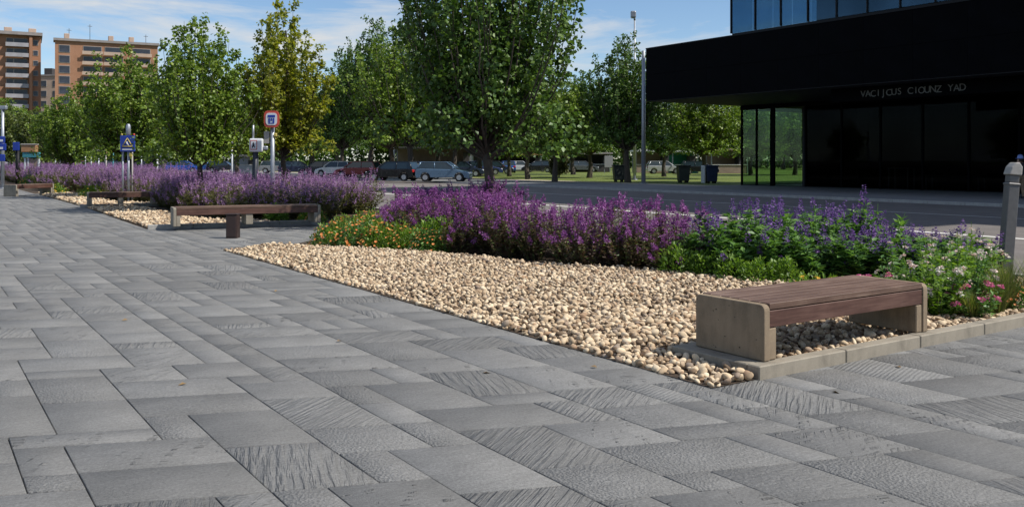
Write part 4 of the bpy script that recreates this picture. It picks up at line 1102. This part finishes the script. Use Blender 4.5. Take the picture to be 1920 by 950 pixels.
bm2 = MB().box(-2.7, 2.7, -1.1, -0.15, -0.15, 0.0).box(-2.7, 2.7, -1.18, -1.08, -0.15, 0.8).mesh('balcony', M['brick_pale'])
for x0 in (9.6, 15.2, 22.6):
    for z in zs2:
        o = link('balcony', bm2, b2); o.location = (x0, 0, z - 1.25)
b3 = empty('apartment_block', PX(70, 300, 0), 0.0, 'small pale distant block in the gap between the two brick blocks', 'building')
H3 = 1.6 + 160 * 300 / F_PX
MB().box(0, 8.5, 0, 10, 0, H3).build('wall', M['brick_pale'], b3)
MB().box(1.8, 4.4, 1, 5, H3 + 0.01, H3 + 2.2).build('roof_house', M['dark_wall'], b3)
MB().box(-0.2, 8.7, -0.3, 10.2, H3 - 0.5, H3 + 0.005).build('roof', M['roof_grey'], b3)
windows_on(b3, [2.2, 6.2], [H3 - 3 - 3.4 * k for k in range(8)], 1.7, 1.8, -0.01)

# ------------------------------------------------------------------ cars
def car(loc, rz, paint_col, label, L=4.1, Wd=1.72, Ht=1.46, group='parked cars', name='parked_car', van=False):
    root = empty(name, loc, rz, label, 'van' if van else 'car', group)
    pm_ = bpy.data.materials.get('paint_%s' % (paint_col,)) or simple('paint_%s' % (paint_col,), paint_col, 0.28, 0.25, 0.05, 2, 0, 0.6, 0.6)
    h = L / 2; wr = 0.31; xa, xb = h - 0.80, -h + 0.76
    def arch(xc): return [(xc + (wr + 0.06) * math.cos(t), 0.30 + (wr + 0.06) * math.sin(t)) for t in np.linspace(0, math.pi, 9)]
    low = [(h - 0.05, 0.22)] + [p for p in arch(xa)] + [p for p in arch(xb)] + [(-h + 0.08, 0.24), (-h, 0.45), (-h + 0.02, 0.78), (-h + 0.10, 0.93)]
    top = [(-h + 0.45, 0.95), (0.1, 0.92), (h - 1.05, 0.90), (h - 0.40, 0.78), (h - 0.10, 0.66), (h, 0.50), (h - 0.01, 0.32)]
    body = MB().prism(low + top, 'y', -Wd / 2, Wd / 2, 0.05, 2).build('body', pm_, root)
    # cabin: sloping glasshouse
    zb, zt = 0.925, Ht - 0.04
    xr0, xf0 = (-h + 0.10, h - 1.02); xr1, xf1 = (-h + 0.42, h - 1.75)
    if van: xr0, xr1, xf1 = -h + 0.04, -h + 0.06, h - 1.35
    def ring(xr, xf, w, z): return [(xr, -w, z), (xf, -w, z), (xf, w, z), (xr, w, z)]
    b = bmesh.new(); A = [b.verts.new(p) for p in ring(xr0, xf0, Wd / 2 - 0.06, zb)]; B = [b.verts.new(p) for p in ring(xr1, xf1, Wd / 2 - 0.20, zt)]
    b.faces.new(A[::-1]); b.faces.new(B)
    for i in range(4): b.faces.new([A[i], A[(i + 1) % 4], B[(i + 1) % 4], B[i]])
    me = bpy.data.meshes.new('windows'); b.to_mesh(me); b.free(); me.materials.append(M['car_glass']); link('windows', me, root)
    MB().box(xr1 - 0.04, xf1 + 0.05, -Wd / 2 + 0.18, Wd / 2 - 0.18, zt, zt + 0.05, 0.02, 2).build('roof', pm_, root)
    for t in (0.0, 0.50, 1.0):
        for s in (-1, 1):
            x0, x1 = xr0 + (xf0 - xr0) * t, xr1 + (xf1 - xr1) * t
            if t == 0.5: x0 = x1 = (xr1 + xf1) / 2 + 0.05
            MB().tube([(x0, s * (Wd / 2 - 0.055), zb), (x1, s * (Wd / 2 - 0.195), zt + 0.01)], 0.045 if t != 0.5 else 0.03, 6).build('pillar', pm_, root)
    if van:
        MB().box(xr0, xf1 - 0.5, -Wd / 2 + 0.04, Wd / 2 - 0.04, zb, zt + 0.02, 0.03).build('cargo_box', pm_, root)
    for x in (xa, xb):
        for s in (-1, 1):
            y = s * (Wd / 2 - 0.10)
            ty = MB().tube([(x, y - 0.09, wr), (x, y + 0.09, wr)], wr, 16).build('wheel', M['tyre'], root)
            MB().tube([(x, y + s * 0.085, wr), (x, y + s * 0.098, wr)], wr * 0.62, 12).build('rim', M['rim'], ty)
    for s in (-1, 1):
        MB().box(h - 0.20, h - 0.012, s * (Wd / 2 - 0.28) - 0.16, s * (Wd / 2 - 0.28) + 0.16, 0.56, 0.70, 0.03).build('headlight', M['lamp_clear'], root)
        MB().box(-h - 0.006, -h + 0.14, s * (Wd / 2 - 0.16) - 0.12, s * (Wd / 2 - 0.16) + 0.155, 0.66, 0.88, 0.03).build('tail_light', M['lamp_red'], root)
        MB().box(xf0 - 0.30, xf0 - 0.16, s * (Wd / 2 + 0.06) - 0.08, s * (Wd / 2 + 0.06) + 0.08, 0.92, 1.05, 0.03).build('mirror', pm_, root)
    MB().box(h - 0.035, h + 0.006, -0.25, 0.25, 0.36, 0.47).build('number_plate', M['sign_white'], root)
    return root
car(PX(833, 67, 0.0), R(-6), (0.10, 0.17, 0.26), 'blue grey hatchback parked side on, rightmost in the front row')
car(PX(738, 68.5, 0.0), R(160), (0.006, 0.006, 0.008), 'black hatchback parked in front of the broad tree trunk', Ht=1.5)
car(PX(785, 74, 0.0), R(20), (0.02, 0.04, 0.12), 'dark blue car half hidden between black and blue grey ones')
car(PX(672, 80, 0.0), R(165), (0.22, 0.03, 0.03), 'dark red car parked between the white car and the black one')
car(PX(632, 86, 0.0), R(155), (0.72, 0.72, 0.70), 'white car parked left of the dark red car')
car(PX(558, 98, 0.0), R(10), (0.015, 0.02, 0.05), 'navy car seen below the yellow-green tree')
for i, (px, Y, rz, c, lab) in enumerate((
    (905, 96, 10, (0.03, 0.05, 0.16), 'far blue car left of the tallest trunk on the lawn edge'),
    (952, 112, 95, (0.03, 0.09, 0.32), 'far bright blue car right of the tallest trunk'),
    (975, 118, 5, (0.70, 0.70, 0.70), 'far white car just right of the bright blue one'),
    (1008, 115, 175, (0.02, 0.02, 0.025), 'far black car left of the olive shrub'),
    (1092, 118, 5, (0.10, 0.11, 0.12), 'far grey car in front of the kiosk'),
    (1311, 100, 0, (0.012, 0.014, 0.016), 'dark car between the two bins under the overhang'),
    (345, 112, 5, (0.02, 0.09, 0.45), 'bright blue car right of the white post'),
    (385, 118, 175, (0.03, 0.12, 0.40), 'blue car next to the round tree trunk'),
    (160, 125, 0, (0.45, 0.05, 0.04), 'red car far left below the street trees'),
    (1560, 88, 40, (0.40, 0.42, 0.45), 'silver car seen through the black building glass'))):
    car(PX(px, Y, 0.0), R(rz), c, lab, group='cars parked far across the park')
for i, (px, Y, rz, c, lab) in enumerate((
    (700, 84, 5, (0.015, 0.015, 0.02), 'black car tucked behind the dark red one'), (600, 92, 170, (0.03, 0.035, 0.045), 'charcoal car left of the white one'),
    (868, 86, 0, (0.02, 0.03, 0.06), 'dark car behind the front bumper of the blue grey hatchback'), (930, 104, 0, (0.02, 0.025, 0.03), 'dark car behind the tallest trunk'),
    (1035, 122, 0, (0.02, 0.02, 0.03), 'dark car behind the olive shrub'), (520, 108, 5, (0.25, 0.26, 0.28), 'grey car right of the small grey stall'),
    (420, 116, 0, (0.02, 0.02, 0.03), 'dark car left of the small grey stall'), (270, 120, 0, (0.03, 0.03, 0.035), 'dark car below the blue crossing sign'),
    (1245, 104, 0, (0.5, 0.5, 0.5), 'silver car in front of the open stall'), (205, 122, 180, (0.02, 0.03, 0.05), 'dark car between the slim posts'))):
    car(PX(px, Y, 0.0), R(rz), c, lab, group='cars parked in the second row')
car(PX(28, 100, 0.0), R(20), (0.75, 0.75, 0.73), 'white van at the left edge beside the sticker covered pole', 4.6, 1.8, 2.0, 'vans', 'parked_van', True)

# ------------------------------------------------------------------ kiosks and stalls beyond the lawn
def kiosk(px, Y, w, h, d, wall, roofm, label, name='kiosk', stripe=None):
    r = empty(name, PX(px, Y, 0), 0.0, label, 'kiosk')
    for x in (-w / 2 + 0.08, w / 2 - 0.08):
        for y in (0.08, d - 0.08): MB().box(x - 0.06, x + 0.06, y - 0.06, y + 0.06, 0, h - 0.001).build('post', M['galv'], r)
    MB().box(-w / 2 - 0.25, w / 2 + 0.25, -0.4, d + 0.2, h, h + 0.22, 0.03).build('roof', M[roofm], r)
    MB().box(-w / 2 + 0.15, w / 2 - 0.15, d - 0.14, d - 0.06, 0, h - 0.01).build('back_wall', M[wall], r)
    MB().box(-w / 2 + 0.16, w / 2 - 0.16, 0.05, 0.5, 0, 1.0, 0.02).build('counter', M[stripe or wall], r)
    MB().box(-w / 2 + 0.14, w / 2 - 0.14, -0.02, 0.6, 1.002, 1.06, 0.01).build('counter_top', M['canopy_white'], r)
    MB().box(w / 2 - 0.9, w / 2 - 0.2, 0.7, d - 0.16, 0, h - 0.4).build('cupboard', M['dark_wall'], r)
    return r
kiosk(1105, 118, 5.6, 2.35, 3, 'dark_wall', 'roof_grey', 'flat roofed grey kiosk beyond the lawn right of the olive shrub')
kiosk(1225, 112, 4.5, 2.6, 3, 'brown_wall', 'canopy_white', 'open stall with pale roof behind the grey pole')
kiosk(1285, 108, 3.2, 2.5, 3, 'green_cloth', 'canopy_white', 'green stall with white canopy under the overhang', 'stall', 'green_cloth')
kiosk(1368, 106, 4.4, 2.7, 3, 'brown_wall', 'brown_wall', 'brown walled hut left of the glass corner', 'hut')
kiosk(810, 104, 9.0, 2.9, 3, 'brown_wall', 'dark_wall', 'long low brown pavilion behind the parked blue grey hatchback', 'pavilion')
kiosk(456, 108, 2.6, 2.0, 2, 'galv', 'canopy_white', 'small grey stall right of the round street tree')
kiosk(60, 92, 2.6, 2.2, 2, 'dark_wall', 'roof_grey', 'dark shelter at far left behind the notice board')
kiosk(240, 122, 9.0, 2.8, 3, 'dark_wall', 'roof_grey', 'long dark shelter behind the slim posts at left', 'shelter')
kiosk(950, 128, 10.0, 2.3, 3, 'dark_wall', 'orange_board', 'low stall row with orange roof behind the far cars', 'market_stall')
t = empty('display_panel', PX(1141, 110, 0), 0, 'pale standing panel at the right end of the grey kiosk', 'panel')
MB().box(-0.5, 0.5, -0.05, 0.05, 0.7, 2.1, 0.02).build('board', M['balcony'], t)
for x in (-0.5, 0.5): MB().box(x - 0.04, x + 0.04, -0.04, 0.04, 0, 0.499).build('leg', M['galv'], t)

# ------------------------------------------------------------------ signs, posts, bins
def pole(loc, h, r0, r1, mat, name, label, cat, group=None, lean=0.0, base=True):
    e = empty(name, loc, 0, label, cat, group)
    MB().tube([(0, 0, -0.05), (lean * h * 0.5, 0, h * 0.5), (lean * h, 0, h)], [r0, (r0 + r1) / 2, r1], 10).build('shaft', M[mat], e)
    if base: MB().tube([(0, 0, 0), (0, 0, 0.05)], r0 * 2.0, 10).build('base_plate', M[mat], e)
    return e
def rrect(w, h, r, n=5):
    pts = []
    for cx, cy, a0 in ((w / 2 - r, h / 2 - r, 0), (-w / 2 + r, h / 2 - r, 90), (-w / 2 + r, -h / 2 + r, 180), (w / 2 - r, -h / 2 + r, 270)):
        for k in range(n): pts.append((cx + r * math.cos(R(a0 + 90 * k / (n - 1))), cy + r * math.sin(R(a0 + 90 * k / (n - 1)))))
    return pts
def plate(e, poly, y0, y1, mat, name, x=0, z=0): return MB().prism([(p[0] + x, p[1] + z) for p in poly], 'y', y0, y1).build(name, M[mat], e)
# bus stop style sign
e = pole(PX(511, 26.5, 0.0), 3.2, 0.10, 0.085, 'galv', 'street_sign', 'tall sign with red rounded border and blue symbol on grey pole', 'sign')
s = plate(e, rrect(0.62, 0.60, 0.16), -0.16, -0.11, 'sign_red', 'sign_plate', 0, 3.42)
plate(s, rrect(0.46, 0.44, 0.12), -0.175, -0.162, 'sign_white', 'sign_face', 0, 3.42)
for (x, z, w, h) in ((0, 3.52, 0.30, 0.09), (-0.09, 3.37, 0.07, 0.16), (0.0, 3.40, 0.06, 0.10), (0.09, 3.37, 0.07, 0.16), (0, 3.27, 0.24, 0.035)):
    plate(s, rrect(w, h, 0.015, 3), -0.184, -0.176, 'sign_blue', 'symbol', x, z)
MB().box(-0.34, -0.12, -0.05, -0.02, 2.55, 2.98).build('notice_plate', M['cap_grey'], e)
MB().box(0.06, 0.2, -0.09, 0.0, 2.78, 2.92, 0.03).build('lamp', M['sign_yellow'], e)
MB().box(-0.1, 0.1, -0.105, 0.05, 3.15, 3.3).build('bracket', M['galv'], e)
e.scale = (0.72, 0.72, 0.82)
# pedestrian crossing sign
e = pole(PX(241, 33.5, 0.0), 2.2, 0.05, 0.05, 'galv', 'crossing_sign', 'blue square crossing sign with yellow triangle and grey lamp on top', 'sign')
MB().tube([(-0.26, 0.02, 0), (-0.26, 0.02, 2.2)], 0.045, 8).build('side_post', M['galv'], e)
MB().tube([(0.16, 0.02, 0), (0.16, 0.02, 2.1)], 0.035, 8).build('side_post', M['cap_grey'], e)
s = MB().box(-0.33, 0.33, -0.12, -0.06, 2.12, 2.78, 0.02).build('sign_plate', M['sign_blue'], e)
for a, b in (((-0.22, 2.34), (0.0, 2.68)), ((0.0, 2.68), (0.22, 2.34)), ((-0.22, 2.34), (0.22, 2.34))):
    MB().tube([(a[0], -0.125, a[1]), (b[0], -0.125, b[1])], 0.022, 6).build('triangle', M['sign_yellow'], s)
MB().tube([(-0.02, -0.125, 2.53), (-0.02, -0.125, 2.46), (0.06, -0.125, 2.39)], 0.03, 6).build('figure', M['sign_white'], s)
MB().box(-0.23, 0.23, -0.127, -0.121, 2.19, 2.24).build('text_bar', M['sign_white'], s)
MB().tube([(0, -0.02, 2.781), (0, -0.02, 2.85), (0, -0.02, 3.2), (0, -0.02, 3.28)], [0.06, 0.10, 0.10, 0.05], 10).build('lamp', M['galv'], e)
for x, mt in ((-0.27, 'sign_yellow'), (0.27, 'sign_red')): MB().box(x - 0.04, x + 0.04, -0.1, -0.02, 2.785, 2.87, 0.02).build('light', M[mt], e)
MB().box(0.05, 0.2, -0.1, -0.02, 1.9, 2.08, 0.03).build('button_box', M['sign_yellow'], e)
e.scale = (0.84, 0.84, 0.90)
# white box sign on dark leaning pole
e = pole(PX(474, 26.8, 0.0), 2.35, 0.10, 0.13, 'sign_dark', 'pictogram_sign', 'white box sign with dark pictogram on a dark leaning pole', 'sign', None, 0.06)
s = MB().box(-0.12, 0.52, -0.22, 0.05, 2.30, 2.80, 0.06, 2).build('sign_box', M['sign_white'], e)
MB().box(-0.05, 0.27, -0.228, -0.222, 2.38, 2.74).build('frame', M['sign_red'], s)
MB().box(-0.02, 0.24, -0.236, -0.229, 2.41, 2.71).build('face', M['sign_white'], s)
MB().tube([(0.11, -0.24, 2.66), (0.10, -0.24, 2.56), (0.04, -0.24, 2.45)], [0.03, 0.045, 0.02], 6).tube([(0.10, -0.24, 2.56), (0.18, -0.24, 2.45)], 0.02, 6).build('figure', M['sign_dark'], s)
MB().box(0.52, 0.75, -0.15, -0.02, 2.36, 2.52, 0.04).build('lamp_arm', M['galv'], e)
MB().tube([(0.02, 0, 2.80), (0.02, 0, 3.3)], 0.055, 8).build('top_lamp', M['galv'], e)
e.scale = (0.62, 0.62, 0.80)
# sticker covered pole, blue plated post, notice board at the left edge
e = pole(PX(5, 50, 0.0), 4.55, 0.11, 0.08, 'galv', 'sign_pole', 'white pole with blue plates at the left picture edge', 'pole')
for z, w in ((2.35, 0.42), (2.75, 0.30), (1.75, 0.30)): MB().box(-w / 2, w / 2 + 0.1, -0.22, -0.18, z - 0.22, z + 0.16, 0.02).build('plate', M['sign_blue'], e)
for z in (2.3, 2.72): MB().box(-0.1, 0.14, -0.232, -0.222, z - 0.1, z + 0.02).build('text_bar', M['sign_white'], e)
MB().box(-0.2, 0.25, -0.1, 0.1, 4.4, 4.62, 0.04).build('camera_head', M['galv'], e)
e = pole(PX(33, 58, 0.0), 2.2, 0.14, 0.12, 'black_metal', 'sign_pole', 'thick black post with a small blue plate, left of the notice board', 'pole')
MB().box(-0.22, 0.22, -0.2, -0.15, 2.2, 2.75, 0.03).build('plate', M['sign_blue'], e)
e = empty('notice_board', PX(59, 60, 0.0), 0, 'notice board with orange brown top and teal band at far left', 'notice board')
for x in (-0.42, -0.2, 0.5): MB().box(x - 0.05, x + 0.05, -0.05, 0.05, 0, 1.75).build('post', M['pole_white'], e)
MB().box(-0.62, 0.38, -0.16, 0.16, 2.12, 2.6, 0.03).build('top_board', M['orange_board'], e)
MB().box(-0.64, 0.40, -0.2, 0.2, 2.601, 2.68, 0.02).build('ridge', M['cap_grey'], e)
MB().box(-0.55, 0.56, -0.12, 0.12, 1.76, 2.11, 0.02).build('teal_band', M['teal'], e)
MB().box(-0.14, 0.44, -0.03, 0.03, 0.5, 1.70, 0.01).build('poster', M['brown_wall'], e)
sp = 'slim street posts behind the far lavender'
for i, (px, Y, top, mt, lab) in enumerate((
    (295, 55, 283, 'pole_white', 'white thin post right of the crossing sign'), (265, 58, 287, 'galv', 'grey post with a pale cap just right of the crossing sign'),
    (212, 60, 275, 'teal', 'thin teal post left of the crossing sign'), (199, 60, 288, 'cap_grey', 'thin reddish topped post two left of the crossing sign'),
    (160, 62, 288, 'galv', 'grey post below the left edge of the second street tree'), (171, 62, 292, 'galv', 'thin grey post among those left of the crossing sign'),
    (114, 60, 284, 'galv', 'post with orange top right of the notice board'), (104, 62, 288, 'galv', 'grey post just right of the notice board'),
    (435, 60, 268, 'pole_white', 'pale post right of the round street tree'), (739, 98, 274, 'pole_white', 'pale post above the black parked car'),
    (417, 52, 318, 'dark_wall', 'short dark post right of the round street tree trunk'), (185, 64, 296, 'galv', 'short thin grey post left of the teal one'))):
    p = PX(px, Y, 0.0); h = 1.6 + (300 - top) / F_PX * Y
    e = pole(p, h, 0.055 if px != 739 else 0.12, 0.05 if px != 739 else 0.10, mt, 'street_post', lab, 'post', sp)
    MB().tube([(0, 0, h + 0.001), (0, 0, h + 0.09)], 0.075, 8).build('cap', M['orange_board' if px in (114, 199) else mt], e)
MB_ = None
# leaning grey post at right with pale slanted cap
pl = empty('metal_post', W(12.30, 6.35, 0.0), 0.25, 'grey square metal post with pale slanted cap beside the road at right', 'post')
pl.rotation_euler = (0, R(4.6), 0.0)
MB().prism([(-0.074, -0.07), (0.074, -0.07), (0.074, 0.07), (-0.074, 0.07)], 'z', -0.05, 1.30, 0.012, 2).build('shaft', M['grey_metal'], pl)
MB().box(-0.066, 0.066, -0.062, 0.062, 1.301, 1.40, 0.008).build('neck', M['grey_metal'], pl)
MB().box(-0.081, 0.081, -0.078, 0.078, 1.262, 1.292, 0.008).build('collar', M['grey_metal'], pl)
MB().prism([(-0.088, 1.401), (0.088, 1.401), (0.088, 1.52), (0.045, 1.575), (-0.01, 1.57), (-0.06, 1.51)], 'y', -0.083, 0.083, 0.014, 2).build('cap', M['cap_grey'], pl)
# lamp posts
e = pole(PX(1190, 72, 0.0), 12.9, 0.13, 0.06, 'galv', 'street_lamp', 'tall thin street lamp rising above the dark pointed tree', 'street lamp')
MB().box(-0.32, 0.10, -0.2, 0.2, 13.0, 13.55, 0.08, 2).build('lamp_head', M['galv'], e)
MB().tube([(0, 0, 12.8), (-0.02, 0, 13.05)], 0.08, 8).build('bracket', M['galv'], e)
MB().box(-0.28, 0.06, -0.15, 0.15, 12.97, 12.998).build('lamp_glass', M['lamp_clear'], e)
e = pole(PX(1206.5, 60, 0.0), 8.9, 0.15, 0.11, 'galv', 'mast', 'grey mast on the lawn just left of the black building corner', 'mast')
# bins
def bin_(px, Y, mat, label, w=0.85, h=1.15, back='black_metal'):
    e = empty('litter_bin', PX(px, Y, 0.0), 0.1, label, 'litter bin', 'bins on the far pavement')
    MB().prism([(-w * 0.40, 0.12), (w * 0.40, 0.12), (w * 0.5, h), (-w * 0.5, h)], 'y', -0.33, 0.33, 0.03, 2).build('body', M[mat], e)
    MB().box(-w * 0.54, w * 0.54, -0.38, 0.38, h + 0.002, h + 0.09, 0.03, 2).build('lid', M[mat], e)
    MB().box(w * 0.2, w * 0.34, -0.30, 0.30, 0, 0.119).build('leg', M[back], e); MB().box(-w * 0.34, -w * 0.2, -0.30, 0.30, 0, 0.119).build('leg', M[back], e)
    MB().box(-w * 0.3, w * 0.3, -0.372, -0.345, h * 0.45, h * 0.8, 0.01).build('front_panel', M[mat], e)
    return e
bin_(1281, 63, 'bin_dark', 'dark bin left of the blue one under the overhang')
bin_(1333, 62, 'bin_blue', 'blue bin with pale side in front of the overhang trees')
MB().box(-0.62, -0.48, -0.3, 0.3, 0, 1.2, 0.03).build('side_panel', M['pole_white'], bpy.data.objects['litter_bin.001'])
bin_(1160, 66, 'bin_dark', 'dark bin standing against the dark pointed tree trunk')

# ------------------------------------------------------------------ person at the right edge
def person(loc, rz, label):
    root = empty('person', loc, rz, label, 'person')
    J = {'pel': (0, 0, 0.95), 'bel': (0, 0, 1.12), 'che': (0, 0.01, 1.33), 'nec': (0, 0, 1.50), 'hea': (0, -0.01, 1.60), 'top': (0, 0, 1.74),
         'lsh': (0.18, 0, 1.43), 'lel': (0.25, 0.04, 1.15), 'lwr': (0.24, -0.10, 0.93), 'lha': (0.23, -0.15, 0.85), 'rsh': (-0.18, 0, 1.43), 'rel': (-0.25, 0.05, 1.15), 'rwr': (-0.25, -0.06, 0.92), 'rha': (-0.25, -0.1, 0.83),
         'lhi': (0.10, 0, 0.90), 'lkn': (0.11, -0.03, 0.50), 'lan': (0.12, 0.02, 0.09), 'lto': (0.14, -0.14, 0.04), 'rhi': (-0.10, 0, 0.90), 'rkn': (-0.11, -0.01, 0.50), 'ran': (-0.12, 0.05, 0.09), 'rto': (-0.14, -0.11, 0.04)}
    Rd = {'pel': .15, 'bel': .14, 'che': .16, 'nec': .06, 'hea': .10, 'top': .085, 'lsh': .075, 'lel': .052, 'lwr': .035, 'lha': .04, 'rsh': .075, 'rel': .052, 'rwr': .035, 'rha': .04, 'lhi': .10, 'lkn': .07, 'lan': .045, 'lto': .04, 'rhi': .10, 'rkn': .07, 'ran': .045, 'rto': .04}
    E = [('pel', 'bel'), ('bel', 'che'), ('che', 'nec'), ('nec', 'hea'), ('hea', 'top'), ('che', 'lsh'), ('lsh', 'lel'), ('lel', 'lwr'), ('lwr', 'lha'), ('che', 'rsh'), ('rsh', 'rel'), ('rel', 'rwr'), ('rwr', 'rha'), ('pel', 'lhi'), ('lhi', 'lkn'), ('lkn', 'lan'), ('lan', 'lto'), ('pel', 'rhi'), ('rhi', 'rkn'), ('rkn', 'ran'), ('ran', 'rto')]
    K = list(J); me = bpy.data.meshes.new('body'); me.from_pydata([J[k] for k in K], [(K.index(a), K.index(b)) for a, b in E], [])
    o = link('body', me, root); sk = o.modifiers.new('skin', 'SKIN')
    for i, k in enumerate(K):
        d = me.skin_vertices[0].data[i]; d.radius = (Rd[k], Rd[k] * (0.72 if k in ('pel', 'bel', 'che') else 1)); d.use_root = (k == 'pel')
    o.modifiers.new('sub', 'SUBSURF').levels = 2; o.modifiers['sub'].render_levels = 2
    dg = bpy.context.evaluated_depsgraph_get(); dg.update()
    bm2_ = bpy.data.meshes.new_from_object(o.evaluated_get(dg)); o.modifiers.clear(); o.data = bm2_
    bm2_.materials.clear()
    for k in ('cloth_dark', 'cloth_tan', 'skin'): bm2_.materials.append(M[k])
    for p_ in bm2_.polygons:
        c = p_.center; p_.use_smooth = True
        p_.material_index = 2 if (c.z > 1.49 or (abs(c.x) > 0.17 and c.z < 0.95 and c.z > 0.7)) else (1 if 0.1 < c.z < 0.97 else 0)
    MB().tube([(0, 0.0, 1.665), (0, 0.0, 1.72), (0, 0, 1.80), (0, 0, 1.83)], [0.118, 0.118, 0.09, 0.03], 12).tube([(0, -0.04, 1.66), (0, -0.04, 1.672)], 0.16, 14).build('hat', M['hat'], root)
    MB().tube([(0, 0.03, 1.54), (0, 0.035, 1.664)], [0.08, 0.10], 10).build('hair', M['hair'], root)
    for s_ in (-1, 1): MB().box(s_ * 0.035 - 0.012, s_ * 0.035 + 0.012, -0.115, -0.095, 1.612, 1.624).build('eye', M['hair'], root)
    MB().prism([(-0.1, 1.56), (-0.128, 1.565), (-0.1, 1.61)], 'x', -0.014, 0.014).build('nose', M['skin'], root)
    return root
uu = 38.0; Yp = uu / (BX[0] * (1913 - CX) / F_PX + BX[1])
person(PX(1913, Yp, 0.0), R(200), 'person in blue hat, dark top and tan trousers standing at the right picture edge')
print('tiles', len(tile_rec), 'objects', len(bpy.data.objects))
